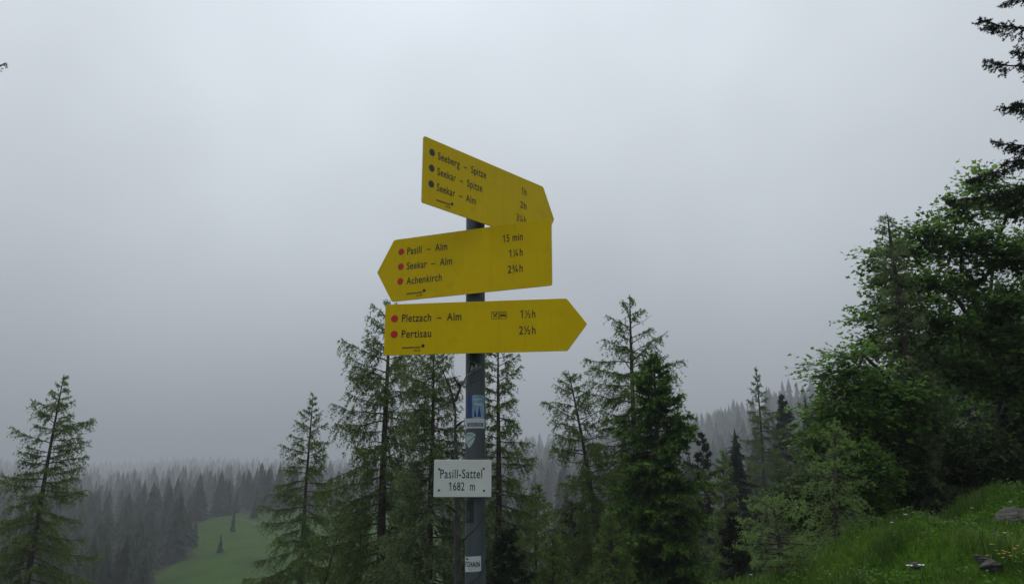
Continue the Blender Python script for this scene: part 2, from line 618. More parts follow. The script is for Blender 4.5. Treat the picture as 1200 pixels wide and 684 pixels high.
def conifer(seed, H, prof, cb, nb, st, lean=(0, 0), curve=0.0, r0=.12, dead_below=0.0, asym=(0, 0), scale=1.0, gap=1.0):
    rng = np.random.default_rng(seed)
    st = dict(st)
    wood, fol = B(), B()
    zs = np.linspace(0, H, 18)
    q = zs / H

    def axis(z):
        z = np.asarray(z, float)
        t = z / H
        return np.stack([lean[0] * t + curve * np.sin(t * math.pi) + .012 * H * np.sin(t * 7 + seed) * t * (1 - t),
                         lean[1] * t + .010 * H * np.sin(t * 5 + seed * 2) * t * (1 - t), z], -1)
    wood.tube(axis(zs), r0 * (1 - q) ** .85 + .006, 8)
    dz_, rad_ = zip(*prof)
    Pt, Dt, Lt, It = [], [], [], []
    for i in range(nb):
        f = (i + rng.random()) / nb
        z = cb + (H * .992 - cb) * f
        dz = H - z
        L = np.interp(dz, dz_, rad_) * rng.uniform(.55, 1.12)
        az = i * 2.39996 + rng.uniform(-.6, .6)
        L *= 1 + asym[0] * math.cos(az) + asym[1] * math.sin(az)
        L = max(L, .05)
        e = math.radians(st['e0'] + (st['e1'] - st['e0']) * smooth01(0, 1, 1 - dz / max(.45 * H, .5)) + rng.normal() * 6)
        n = 8
        s = np.linspace(0, 1, n)
        sg = st['sag'] * rng.uniform(.6, 1.4) * min(1, .35 + L * .6)
        up = st['up'] * rng.uniform(.5, 1.4) * min(1, .35 + L * .6)
        pr = L * s
        pz = L * (math.tan(e) * s - sg * s ** 1.5 + up * s ** 3)
        aa = az + rng.normal() * .22 * s ** 1.5
        p0 = axis(z)
        P = np.stack([p0[0] + pr * np.cos(aa), p0[1] + pr * np.sin(aa), p0[2] + pz], 1)
        P[2:] += rng.normal(size=(n - 2, 3)) * .012 * L
        wood.tube(P, (.004 + .0085 * L) * (1 - .85 * s) * scale ** .5 + .0015, 4)
        if f < dead_below and rng.random() < .65:
            m = max(2, int(L * 5))
            sj = rng.uniform(.2, 1, m)
            Pj = np.stack([np.interp(sj, s, P[:, k]) for k in range(3)], 1)
            D = rng.normal(size=(m, 3)) + [0, 0, -.4]
            wood.strips(Pj, Pj + nrm(D) * rng.uniform(.1, .35, (m, 1)), st['wood'], rng)
            continue
        if rng.random() > gap:
            continue
        m = int(L * st['tw'] / scale) + 4
        sj = rng.uniform(.10, 1, m) ** .85
        Pj = np.stack([np.interp(sj, s, P[:, k]) for k in range(3)], 1)
        Tj = nrm(np.stack([np.interp(sj, s, np.gradient(P[:, k])) for k in range(3)], 1))
        side = nrm(np.cross(Tj, [[0, 0, 1.]])) * np.where(rng.random((m, 1)) < .5, -1, 1)
        D = Tj * rng.uniform(.35, .85, (m, 1)) + side * rng.uniform(.2, .95, (m, 1)) + [0, 0, -st['down']] + rng.normal(size=(m, 3)) * .16
        l = st['tl'] * (.30 + .70 * (1 - sj)) * min(L ** .55, 1.25 * L) * rng.uniform(.45, 1.2, m)
        l = np.clip(l, .05, None)
        Pt.append(Pj)
        Dt.append(nrm(D))
        Lt.append(l)
        It.append(sj)
        # the branch's own needles
        k = int(L * 14) + 3
        sk = rng.uniform(.25, 1, k)
        Pk = np.stack([np.interp(sk, s, P[:, j]) for j in range(3)], 1)
        Pt.append(Pk)
        Tk = nrm(np.stack([np.interp(sk, s, np.gradient(P[:, j])) for j in range(3)], 1))
        Dt.append(nrm(Tk + rng.normal(size=(k, 3)) * .4))
        Lt.append(np.full(k, .10 * scale))
        It.append(sk)
    P = np.concatenate(Pt)
    D = np.concatenate(Dt)
    l = np.concatenate(Lt)
    I = np.concatenate(It)
    mid = P + D * l[:, None] * .5
    end = P + D * l[:, None]
    end[:, 2] -= st['droop'] * l * rng.uniform(.4, 1.4, len(l))
    big = l > .12
    wood.strips(P[big], mid[big], st['wood'] * scale ** .5, rng)
    wood.strips(mid[big], end[big], st['wood'] * .7 * scale ** .5, rng)
    K = np.maximum(2, (l / (st['step'] * scale)).astype(int))
    idx = np.repeat(np.arange(len(l)), K)
    t = rng.random(len(idx))
    Q = np.where(t[:, None] < .5, P[idx] + (mid - P)[idx] * (t[:, None] * 2), mid[idx] + (end - mid)[idx] * (t[:, None] * 2 - 1))
    tang = nrm(end[idx] - P[idx])
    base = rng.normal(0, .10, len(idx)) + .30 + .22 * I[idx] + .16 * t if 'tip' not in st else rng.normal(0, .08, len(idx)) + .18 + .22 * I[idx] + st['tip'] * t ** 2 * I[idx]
    for _ in range(st['tuft']):
        v = nrm(rng.normal(size=(len(idx), 3)))
        d = nrm(tang * st['fw'] + v)
        w = nrm(np.cross(d, rng.normal(size=(len(idx), 3))))
        ln = st['nl'] * scale * rng.uniform(.6, 1.25, len(idx))
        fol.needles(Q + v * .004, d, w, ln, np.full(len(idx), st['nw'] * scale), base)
    return wood, fol


def tree_object(name, wood, fol, loc, mb, mf, label, category='tree', group=None, rz=0.0):
    o = empty(name, loc, rz)
    ob('trunk', wood.mesh('trunk', mb, True), o)
    ob('crown', fol.mesh('crown', mf), o, 'stuff')
    return tag(o, label, category, group)


def px_conifer(name, seed, u, v, y, prof_px, nb, st, mf, label, lean_px=0, mb=M_BARK, group=None, cb_v=None, **kw):
    """prof_px: (row, half width) pairs in the photograph at distance y, below the top (u, v)"""
    top = at(u, v, y)
    m = y / FPX * 1.0
    bx = top[0] + lean_px * m
    gz = float(ground_z(bx, y)) - .25
    H = top[2] - gz
    prof = [(0, .03)] + [((r - v) * m, h * m) for r, h in prof_px]
    prof.append((H + 1, prof[-1][1] * 1.05))
    cb = .9 if cb_v is None else max(.3, H - (cb_v - v) * m)
    w, f = conifer(seed, H, prof, cb, nb, st, lean=(top[0] - bx, 0), **kw)
    return tree_object(name, w, f, (bx, y, gz), mb, mf, label, group=group)


LT = dict(LARCH, tw=46)                      # bushy larch
LS = dict(LARCH, tw=36, tl=.60)      # open old larch
LP = dict(LARCH, tw=40, tl=.62, down=.85, droop=.45)

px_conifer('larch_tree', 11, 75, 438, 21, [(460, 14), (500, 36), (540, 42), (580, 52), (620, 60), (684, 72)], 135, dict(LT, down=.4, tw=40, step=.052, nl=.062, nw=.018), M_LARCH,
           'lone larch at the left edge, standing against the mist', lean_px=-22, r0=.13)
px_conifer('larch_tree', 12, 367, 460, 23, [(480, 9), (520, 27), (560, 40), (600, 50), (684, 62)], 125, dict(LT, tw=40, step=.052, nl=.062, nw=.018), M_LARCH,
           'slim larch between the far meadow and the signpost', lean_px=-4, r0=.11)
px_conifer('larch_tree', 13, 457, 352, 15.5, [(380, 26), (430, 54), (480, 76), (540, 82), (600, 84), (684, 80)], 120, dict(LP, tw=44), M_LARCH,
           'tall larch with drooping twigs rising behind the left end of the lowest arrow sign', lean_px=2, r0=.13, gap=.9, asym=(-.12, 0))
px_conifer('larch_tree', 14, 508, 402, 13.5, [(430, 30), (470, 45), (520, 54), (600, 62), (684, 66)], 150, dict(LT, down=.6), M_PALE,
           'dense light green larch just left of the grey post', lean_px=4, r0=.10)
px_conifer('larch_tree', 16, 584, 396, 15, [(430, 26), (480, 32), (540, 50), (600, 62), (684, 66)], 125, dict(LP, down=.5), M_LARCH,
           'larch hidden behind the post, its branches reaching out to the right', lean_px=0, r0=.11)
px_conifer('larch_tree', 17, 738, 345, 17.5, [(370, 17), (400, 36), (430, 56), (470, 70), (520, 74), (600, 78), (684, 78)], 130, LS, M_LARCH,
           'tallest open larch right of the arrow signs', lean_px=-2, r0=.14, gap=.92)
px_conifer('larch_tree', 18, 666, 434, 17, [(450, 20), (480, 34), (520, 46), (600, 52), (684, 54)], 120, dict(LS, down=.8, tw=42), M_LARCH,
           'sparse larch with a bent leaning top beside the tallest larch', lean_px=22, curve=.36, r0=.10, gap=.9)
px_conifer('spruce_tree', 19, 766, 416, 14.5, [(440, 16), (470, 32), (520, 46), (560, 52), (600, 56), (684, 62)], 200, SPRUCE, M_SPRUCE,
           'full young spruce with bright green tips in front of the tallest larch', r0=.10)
px_conifer('larch_tree', 21, 886, 428, 40, [(445, 5), (460, 10), (490, 20), (530, 30), (600, 42), (684, 46)], 120, dict(LT, nl=.08, nw=.022, step=.06), M_LARCH,
           'slender larch with a bare pointed top left of the leafy slope', r0=.16)


# the lower trees crowding behind the post and below the tall larches
low = [
    ('larch_tree', 31, 628, 566, 19, 46, 'low dark larch in the gap right of the white name plate', LT, M_LARCH),
    ('spruce_tree', 32, 668, 590, 22, 40, 'small spruce at the foot of the bent larch', SPRUCE, M_DARKSP),
    ('spruce_tree', 33, 822, 505, 27, 34, 'dark spruce close to the right of the bright tipped spruce', SPRUCE, M_DARKSP),
    ('larch_tree', 34, 846, 528, 24, 36, 'shaded larch between the bright tipped spruce and the pale bush', LT, M_LARCH),
    ('spruce_tree', 35, 916, 462, 46, 26, 'hazy spruce just right of the slender pointed larch', SPRUCE, M_DARKSP),
    ('larch_tree', 36, 938, 500, 32, 34, 'larch in front of the hazy spruce, beside the leafy tree', LT, M_LARCH),
    ('larch_tree', 37, 425, 585, 20, 36, 'low larch under the drooping branches of the tall left larch', LP, M_LARCH),
    ('spruce_tree', 38, 595, 622, 12, 44, 'dark spruce top at the bottom edge just right of the post', SPRUCE, M_DARKSP),
    ('larch_tree', 39, 715, 600, 13, 42, 'shaded young larch at the bottom edge below the bent larch', LT, M_LARCH),
    ('spruce_tree', 40, 860, 600, 15, 40, 'dark spruce top behind the pale bush', SPRUCE, M_DARKSP),
    ('spruce_tree', 43, 1075, 395, 19, 50, 'dark spruce in the shade deep behind the leaning leafy tree', SPRUCE, M_SPRUCE),
    ('spruce_tree', 44, 1130, 370, 22, 48, 'dark spruce behind the trunk of the large leafy tree', SPRUCE, M_SPRUCE),
    ('spruce_tree', 45, 1190, 380, 18, 55, 'dark spruce behind the leaves at the right edge', SPRUCE, M_SPRUCE),
    ('spruce_tree', 46, 1020, 430, 17, 45, 'dark spruce behind the larch sapling and the leaning tree', SPRUCE, M_SPRUCE),
    ('larch_tree', 47, 648, 628, 14, 44, 'shaded larch top at the bottom edge between the post and the bent larch', LT, M_LARCH),
    ('spruce_tree', 48, 478, 610, 17, 44, 'dark spruce low behind the light green larch left of the post', SPRUCE, M_DARKSP),
    ('larch_tree', 49, 800, 590, 17, 44, 'low larch at the right foot of the bright tipped spruce', LT, M_LARCH),
    ('larch_tree', 41, 960, 470, 26, 30, 'larch half hidden behind the leafy tree', LT, M_LARCH),
]
for nm, sd, u, v, y, hw, lab, st, mf in low:
    k = max(1., y / 16)
    px_conifer(nm, sd, u, v, y, [(v + 25, hw * .35), (v + 70, hw * .75), (v + 140, hw * 1.1), (v + 260, hw * 1.25)], int(76 if y > 20 else 90),
               dict(st, nl=st['nl'] * k, nw=st['nw'] * k * (1.4 if 43 <= sd <= 46 else 1), step=st['step'] * k * (2 if 43 <= sd <= 46 else 1)), mf, lab, r0=.09)

# larch top that rises out of the leafy crown
px_conifer('larch_tree', 42, 1040, 252, 10.0, [(280, 13), (310, 22), (350, 30), (420, 36), (560, 40)], 120, dict(LT, nl=.044, nw=.012, step=.036, down=.4), M_PALE,
           'pale thin larch top rising out of the leafy crown', lean_px=6, r0=.10)
# small larches on the grass bank
px_conifer('larch_sapling', 51, 978, 500, 8.0, [(520, 22), (550, 42), (580, 56), (610, 66), (640, 72)], 52,
           dict(LARCH, tw=26, tl=.42, nl=.030, nw=.0075, step=.022, down=.35, droop=.35, e0=-14), M_SAP,
           'feathery larch sapling growing on the grass bank', lean_px=-12, r0=.035, cb_v=640)
px_conifer('larch_sapling', 52, 905, 585, 7.4, [(595, 26), (620, 44), (650, 52), (684, 54)], 44,
           dict(LARCH, tw=22, tl=.36, nl=.028, nw=.0075, step=.024, down=.2, droop=.2, e0=8), M_SAP,
           'sprawling pale larch bush left of the sapling', lean_px=10, r0=.028, cb_v=690)


# ------------------------------------------------------------------ big spruce beyond the right edge, twig at the left edge
def branch_tree(name, seed, trunk_xy, y, H, r0, branches, st, mf, label):
    """a trunk standing outside the frame with the limbs whose ends reach into it"""
    rng = np.random.default_rng(seed)
    gz = float(ground_z(trunk_xy, y)) - .2
    base = np.array([trunk_xy, y, gz])
    wood, fol = B(), B()
    zs = np.linspace(0, H, 14)
    wood.tube(np.stack([0 * zs, 0 * zs, zs], 1), r0 * (1 - zs / H) ** .8 + .01, 9)
    Ps, Ds, Ls, Is = [], [], [], []
    for tip, rise in branches:
        tip = np.asarray(tip) - base
        start = np.array([0, 0, tip[2] + rise])
        s = np.linspace(0, 1, 12)
        L = np.linalg.norm(tip - start)
        P = start + (tip - start) * s[:, None]
        P[:, 2] -= .16 * L * np.sin(s * math.pi) * (1 - .3 * s)
        P += rng.normal(size=P.shape) * .008
        wood.tube(P, (.010 + .007 * L) * (1 - .9 * s) + .003, 5)
        m = int(L * st['tw'])
        sj = rng.uniform(.15, 1, m)
        Pj = np.stack([np.interp(sj, s, P[:, k]) for k in range(3)], 1)
        Tj = nrm(np.stack([np.interp(sj, s, np.gradient(P[:, k])) for k in range(3)], 1))
        sd = nrm(np.cross(Tj, [[0, 0, 1.]])) * np.where(rng.random((m, 1)) < .5, -1, 1)
        D = nrm(Tj * rng.uniform(.5, .9, (m, 1)) + sd * rng.uniform(.2, .9, (m, 1)) + [0, 0, -st['down']] + rng.normal(size=(m, 3)) * .15)
        l = st['tl'] * (.22 + .78 * (1 - sj)) * rng.uniform(.5, 1.2, m)
        Ps += [Pj]
        Ds += [D]
        Ls += [l]
        Is += [sj]
        # second order twigs
        for rep in range(3):
            t = rng.uniform(.2, .95, m)
            Pj2 = Pj + D * (l * t)[:, None]
            D2 = nrm(D * .7 + nrm(np.cross(D, rng.normal(size=(m, 3)))) * .75 + [0, 0, -st['down']])
            Ps += [Pj2]
            Ds += [D2]
            Ls += [l * .42 * (1.1 - t)+.03]
            Is += [sj]
    P = np.concatenate(Ps)
    D = np.concatenate(Ds)
    l = np.concatenate(Ls)
    I = np.concatenate(Is)
    end = P + D * l[:, None]
    end[:, 2] -= st['droop'] * l
    wood.strips(P, end, st['wood'], rng)
    K = np.maximum(3, (l / st['step']).astype(int))
    idx = np.repeat(np.arange(len(l)), K)
    t = rng.random(len(idx))
    Q = P[idx] + (end - P)[idx] * t[:, None]
    tang = nrm(end - P)[idx]
    base_c = rng.normal(0, .1, len(idx)) + .3 + .2 * I[idx] + .15 * t
    for _ in range(st['tuft']):
        v = nrm(rng.normal(size=(len(idx), 3)))
        d = nrm(tang * st['fw'] + v)
        w = nrm(np.cross(d, rng.normal(size=(len(idx), 3))))
        fol.needles(Q, d, w, st['nl'] * rng.uniform(.6, 1.2, len(idx)), np.full(len(idx), st['nw']), base_c)
    return tree_object(name, wood, fol, tuple(base), M_BARK, mf, label)


SPB = dict(SPRUCE, tw=34, tl=.42, down=.18, droop=.22, step=.015, nl=.029, nw=.010, tuft=5, fw=.75)
branch_tree('spruce_tree', 61, 7.3, 9.0, 13.0, .22, [
    (at(1148, 24, 8.6), .55), (at(1176, 4, 9.3), .7), (at(1154, 72, 8.9), .35), (at(1172, -22, 9), .7),
    (at(1160, 165, 8.7), .5), (at(1164, 130, 9.3), .6), (at(1190, 118, 8.4), .4),
    (at(1112, 236, 9.4), .9), (at(1140, 210, 9.9), .8), (at(1180, 190, 9.1), .5), (at(1190, 60, 8.2), .5),
    (at(1260, -60, 8), .5), (at(1300, 80, 7.4), .4), (at(1420, 60, 9), .3), (at(1400, 200, 9), .3), (at(1380, -80, 10), .4)],
    SPB, M_DARKSP, 'dark spruce whose branch tips hang in at the top right corner')
branch_tree('larch_tree', 62, -6.2, 7.0, 9.5, .14, [
    (at(6, 75, 7.0), -.3), (at(-14, 60, 7.2), -.2), (at(-70, 20, 7), -.2), (at(-90, 150, 7.4), .1), (at(-80, 260, 7), .1), (at(-120, 330, 6.6), .1), (at(-400, 100, 7), 0), (at(-420, 250, 7), .1)],
    dict(SPB, tw=11, tl=.22, tuft=3, step=.02, nl=.022), M_LARCH, 'larch outside the left edge, one twig end showing near the top left corner')


# ------------------------------------------------------------------ dead trees
def snag(name, pts, r, label, twigs, seed):
    rng = np.random.default_rng(seed)
    P = np.array([at(*p) for p in pts])
    low_ = P[0].copy()
    low_[2] = ground_z(low_[0], low_[1]) - .2
    base = low_.copy()
    P = np.concatenate([[low_], P]) - base
    n = 24
    s = np.linspace(0, 1, n)
    cum = np.concatenate([[0], np.cumsum(np.linalg.norm(np.diff(P, axis=0), axis=1))])
    Q = np.stack([np.interp(s * cum[-1], cum, P[:, k]) for k in range(3)], 1)
    Q[1:-1] += rng.normal(size=(n - 2, 3)) * .008
    o = empty(name, tuple(base))
    w = B()
    w.tube(Q, r * (1 - s) ** .6 + .004, 7, True)
    ob('trunk', w.mesh('trunk', M_DEAD, True), o)
    for tw in twigs:
        b = B()
        T_ = np.array([at(*p) for p in tw]) - base
        k = np.linspace(0, len(T_) - 1, 9)
        R_ = np.stack([np.interp(k, np.arange(len(T_)), T_[:, j]) for j in range(3)], 1)
        b.tube(R_, np.linspace(r * .32, .003, 9), 5)
        m = 10
        kk = rng.integers(2, 9, m)
        D = nrm(rng.normal(size=(m, 3)) + [0, 0, .2])
        b.strips(R_[kk], R_[kk] + D * rng.uniform(.04, .22, (m, 1)), .006, rng)
        ob('dead_branch', b.mesh('dead_branch', M_DEAD), o)
    tag(o, label, 'dead tree')


snag('dead_tree', [(536, 684, 11.5), (536, 560, 11.5), (534, 500, 11.5), (533, 468, 11.5)], .075, 'bare dead trunk with crooked twigs close left of the grey post',
     [[(533, 478, 11.5), (528, 455, 11.4), (521, 440, 11.3), (516, 428, 11.2)], [(533, 470, 11.5), (540, 452, 11.5), (544, 446, 11.6), (549, 434, 11.7)],
      [(534, 500, 11.5), (541, 494, 11.3), (546, 492, 11.2)], [(535, 540, 11.5), (524, 528, 11.3), (516, 530, 11.2)], [(536, 600, 11.5), (522, 590, 11.2), (512, 596, 11)],
      [(540, 452, 11.5), (534, 446, 11.4), (530, 440, 11.3)]], 71)
snag('dead_tree', [(378, 690, 16), (390, 650, 16), (399, 612, 16), (402, 588, 16)], .055, 'thin leaning dead stem right of the slim larch',
     [[(390, 650, 16), (384, 640, 16), (380, 634, 16)], [(398, 615, 16), (404, 608, 16), (410, 606, 16)]], 72)


# ------------------------------------------------------------------ broadleaved trees and shrubs
def broadleaf(name, seed, base, trunk, blobs, leaf, per_tip, mf, label, category='tree', step=.28, mb=M_BARK2, tip_r=.0035, spread=.22, flat=.36):
    rng = np.random.default_rng(seed)
    base = np.asarray(base, float)
    pos = [np.asarray(trunk[0], float) - base]
    par = [-1]
    for a, b in zip(trunk[:-1], trunk[1:]):
        a, b = np.asarray(a) - base, np.asarray(b) - base
        n = max(1, int(np.linalg.norm(b - a) / step))
        for k in range(1, n + 1):
            pos.append(a + (b - a) * k / n + rng.normal(size=3) * .01)
            par.append(len(pos) - 2)
    start = max(1, int(len(pos) * .3))
    tips = []
    for c, r, n in blobs:
        d = nrm(rng.normal(size=(n, 3))) * rng.random((n, 1)) ** .42
        tips.append(np.asarray(c) - base + d * np.asarray(r))
    tips = np.concatenate(tips)
    root = pos[start]
    tips = tips[np.argsort(np.linalg.norm(tips - root, axis=1) + rng.normal(0, .25, len(tips)))]
    N = 60000
    A = np.zeros((N, 3))
    depth = np.zeros(N)
    m = len(pos)
    A[:m] = pos
    par = par + [0] * (N - m)
    for k in range(1, m):
        depth[k] = depth[par[k]] + step
    ends = []
    for t in tips:
        dv = t - A[start:m]
        ds = np.linalg.norm(dv, axis=1)
        j = start + int(np.argmin(ds + .22 * depth[start:m]))
        a = A[j].copy()
        d = np.linalg.norm(t - a)
        n = max(1, int(d / step))
        prev = j
        bend = rng.normal(size=3) * .07 * d + np.array([0, 0, .06 * d])
        for k in range(1, n + 1):
            f = k / n
            A[m] = a + (t - a) * f + bend * math.sin(f * math.pi) + rng.normal(size=3) * .012
            par[m] = prev
            depth[m] = depth[prev] + d / n
            prev = m
            m += 1
        ends.append(prev)
    A = A[:m]
    P = np.array(par[:m])
    R = np.zeros(m)
    R[ends] = tip_r ** 2.2
    for k in range(m - 1, 0, -1):
        if R[k] == 0:
            R[k] = tip_r ** 2.2
        R[P[k]] += R[k]
    R = R ** (1 / 2.2)
    wood, limb, fol = B(), B(), B()
    k = np.arange(1, m)
    th = np.arange(5) * 2 * math.pi / 5
    thick = k[R[k] > .0075]
    a, b = A[P[thick]], A[thick]
    D = nrm(b - a)
    U = nrm(np.cross(D, np.where(np.abs(D[:, 2:3]) > .9, [[1., 0, 0]], [[0, 0, 1.]])))
    W = np.cross(D, U)
    ring = np.cos(th)[None, :, None] * U[:, None] + np.sin(th)[None, :, None] * W[:, None]
    ra = np.minimum(R[P[thick]], R[thick] * 1.25)[:, None, None]
    V = np.concatenate([a[:, None] + ring * ra, b[:, None] + ring * R[thick][:, None, None]], 1)
    o_ = np.arange(len(thick))[:, None] * 10
    for q in range(5):
        q2 = (q + 1) % 5
        pass
    T = np.concatenate([np.concatenate([o_ + [q, (q + 1) % 5, 5 + (q + 1) % 5], o_ + [q, 5 + (q + 1) % 5, 5 + q]]) for q in range(5)])
    wood.add(V.reshape(-1, 3), T)
    thin = k[R[k] <= .0075]
    limb.strips(A[P[thin]], A[thin], .008, rng)
    # leaves in sprays round the twig ends
    src = np.array(ends)
    src = np.concatenate([src, P[src], P[P[src]]])
    nt_ = 3
    ti = np.repeat(src, nt_)
    tn = len(ti)
    out_d = nrm(A[ti] - A[P[ti]])
    td = nrm(out_d * .6 + nrm(rng.normal(size=(tn, 3)) * [1, 1, flat]) + [0, 0, -.06])
    tl_ = spread * rng.uniform(.7, 1.9, tn)
    te = A[ti] + td * tl_[:, None]
    te[:, 2] -= tl_ * .12
    limb.strips(A[ti], te, .005, rng)
    per = max(2, int(round(per_tip / nt_)))
    idx = np.repeat(np.arange(tn), per)
    n = len(idx)
    tt = rng.uniform(.15, 1.0, n)
    tt[::per] = 1.0
    Q = A[ti][idx] + (te - A[ti])[idx] * tt[:, None]
    sd_ = nrm(np.cross(td[idx], [[0, 0, 1.]])) * np.where(rng.random((n, 1)) < .5, -1, 1)
    d = nrm(td[idx] * .6 + sd_ * rng.uniform(.1, 1, (n, 1)) + rng.normal(size=(n, 3)) * .2 + [0, 0, -.12])
    Nn = nrm(rng.normal(size=(n, 3)) * .38 + [0, 0, 1])
    spray = rng.normal(0, .22, m)[ti][idx]
    c = .40 + spray + rng.normal(0, .08, n)
    fol.lobed(Q, d, Nn, leaf * rng.uniform(.6, 1.25, n), c)
    o = empty(name, tuple(base))
    ob('trunk', wood.mesh('trunk', mb, True), o)
    ob('twigs', limb.mesh('twigs', mb), o, 'stuff')
    ob('crown', fol.mesh('crown', mf), o, 'stuff')
    return tag(o, label, category)


def bl(u, v, y, ru, rv, n, ry=None):
    k = y / FPX
    return (at(u, v, y), (ru * k, (ry or ru * .8 * k), rv * k), n)


# large leafy tree on the slope at the right
y0 = 11.5
g0 = at(1180, 560, y0)
base = (g0[0], y0, float(ground_z(g0[0], y0)) - .2)
broadleaf('leafy_tree', 81, base, [base, at(1178, 520, y0), at(1166, 430, y0), at(1160, 350, y0), at(1166, 290, y0)],
          [bl(u_, v_, y_, ru, rv, int(ru * rv * .066) + 4) for u_, v_, y_, ru, rv in (
              (1150, 215, 11.3, 22, 13), (1185, 240, 11.4, 28, 22), (1125, 247, 11.0, 22, 15), (1085, 272, 10.8, 20, 14), (1060, 290, 10.9, 18, 13), (1030, 303, 10.7, 15, 7),
              (1110, 292, 11.2, 24, 15), (1150, 287, 10.7, 26, 18), (1190, 297, 10.6, 28, 22), (1045, 326, 10.7, 20, 14), (1085, 332, 10.5, 26, 15), (1130, 338, 11.2, 28, 17),
              (1175, 352, 10.4, 30, 19), (1030, 353, 10.8, 14, 10), (1012, 374, 10.6, 13, 4), (1055, 372, 10.5, 26, 14), (1100, 378, 10.3, 30, 16), (1150, 392, 10.9, 32, 18),
              (1195, 402, 10.3, 28, 24), (1035, 402, 10.7, 24, 13), (1080, 417, 10.4, 30, 14), (1125, 432, 10.6, 30, 15), (1178, 447, 10.4, 28, 18), (1240, 330, 11.5, 34, 90))],
          .074, 12, M_LEAF, 'large broadleaved tree filling the right side above the bank')
# second leafy tree, lower, leaning out to the left
y1 = 10.2
g1 = at(1118, 560, y1)
base = (g1[0], y1, float(ground_z(g1[0], y1)) - .2)
broadleaf('leafy_tree', 82, base, [base, at(1110, 520, y1), at(1075, 480, y1 - .2), at(1040, 440, y1 - .3), at(1012, 418, y1 - .4)],
          [bl(u_, v_, y_, ru, rv, int(ru * rv * .070) + 3) for u_, v_, y_, ru, rv in (
              (1000, 425, 9.7, 26, 13), (972, 441, 9.6, 15, 8), (956, 430, 9.6, 9, 3), (985, 463, 9.5, 26, 13), (1022, 452, 9.9, 26, 13), (1052, 466, 9.7, 28, 13),
              (965, 486, 9.9, 18, 12), (1000, 492, 9.6, 28, 15), (1042, 496, 9.9, 28, 13), (1082, 482, 10.1, 28, 15), (960, 516, 10.0, 20, 14), (1010, 526, 9.9, 26, 12), (1062, 526, 10.1, 28, 13))],
          .064, 12, M_LEAF, 'lower leafy tree leaning out to the left over the bank')
# shrubs in the shade under the trees
shr = [
    (91, 1050, 560, 9.9, 46, 42, 220, 'shaded leafy shrub behind the dip in the bank', M_SHRUB, .050),
    (92, 1100, 545, 10.4, 50, 50, 230, 'dark shrub under the leaning tree', M_SHRUB, .050),
    (93, 1010, 555, 9.2, 40, 38, 200, 'yellowish green shrub right of the larch sapling', M_LEAF, .045),
    (94, 1160, 545, 9.8, 50, 34, 200, 'dark shrub on the bank below the large tree trunk', M_SHRUB, .046),
    (95, 1200, 500, 11.5, 46, 40, 160, 'shrub at the right edge behind the large tree trunk', M_SHRUB, .055),
    (96, 945, 590, 9.6, 40, 36, 150, 'dark shrub between the sapling and the pale bush', M_SHRUB, .045),
]
for sd, u, v, y, ru, rv, n, lab, mf, lf in shr:
    p = at(u, v, y)
    b = (p[0], y, float(ground_z(p[0], y)) - .1)
    broadleaf('shrub', sd, b, [b, (p[0] + .05, y, b[2] + .35), (p[0], y, max(b[2] + .5, p[2] - .1))], [bl(u, v, y, ru, rv, n)], lf, 12, mf, lab, 'shrub', step=.16, tip_r=.003, spread=.11, flat=.6)


# ------------------------------------------------------------------ far conifers
def small_conifer(seed, n_tri, h=1.0, r=.17, trunk=True):
    """unit-height conifer: ragged whorls of drooping pointed sprays"""
    rng = np.random.default_rng(seed)
    wood, fol = B(), B()
    z = np.linspace(0, .97, 6)
    wood.tube(np.stack([0 * z, 0 * z, z], 1), .014 * (1 - z) + .002, 4)
    f = rng.random(n_tri) ** 1.25
    zz = .08 + .90 * f
    L = r * (1.02 - f) ** .8 * rng.uniform(.45, 1.15, n_tri) + .008
    a = rng.uniform(0, 2 * math.pi, n_tri)
    dirv = np.stack([np.cos(a), np.sin(a), rng.uniform(-.65, .1, n_tri)], 1)
    P0 = np.stack([np.cos(a) * L * .12, np.sin(a) * L * .12, zz], 1)
    tip = P0 + dirv * L[:, None]
    sd = np.stack([-np.sin(a), np.cos(a), rng.normal(0, .35, n_tri)], 1) * (L * rng.uniform(.14, .34, n_tri))[:, None]
    mid = P0 + dirv * L[:, None] * .55
    V = np.stack([P0, mid + sd, tip, mid - sd], 1).reshape(-1, 3)
    b = np.arange(n_tri)[:, None] * 4
    c = rng.normal(.42, .14, n_tri)
    fol.add(V, np.concatenate([b + [0, 1, 2], b + [0, 2, 3]]), np.tile(c, 2))
    return wood, fol


def tiered_conifer(seed, tiers, sides, r):
    """unit-height conifer: overlapping ragged skirts of drooping branches"""
    rng = np.random.default_rng(seed)
    fol = B()
    for k in range(tiers):
        f = k / tiers
        z0 = .06 + .86 * f
        z1 = min(1.0, z0 + 1.55 / tiers + .04) if k < tiers - 1 else 1.0
        rad = r * (1.04 - f) ** .85
        n = sides * 2
        a = np.arange(n) * 2 * math.pi / n + rng.uniform(0, 6)
        rr = rad * np.where(np.arange(n) % 2 == 0, rng.uniform(.75, 1.25, n), rng.uniform(.42, .7, n))
        zz = z0 + rng.uniform(-.035, .035, n) + np.where(np.arange(n) % 2 == 0, -.012, .03)
        V = np.concatenate([[[0, 0, z1]], np.stack([rr * np.cos(a), rr * np.sin(a), zz], 1)])
        j = np.arange(n)
        fol.add(V, np.stack([np.zeros(n, int), 1 + j, 1 + (j + 1) % n], 1), rng.normal(.42, .14, n))
    return fol


rngf = np.random.default_rng(5)
hazy = []
for k in range(4):
    w, f = small_conifer(200 + k, 700, r=(.15, .19, .13, .17)[k])
    g = tiered_conifer(210 + k, 14, 8, (.12, .15, .10, .135)[k])
    f.add(np.concatenate(g.v), np.concatenate(g.t), np.concatenate(g.c))
    hazy.append((w.mesh('trunk', M_BARK), f.mesh('crown', M_FAR)))


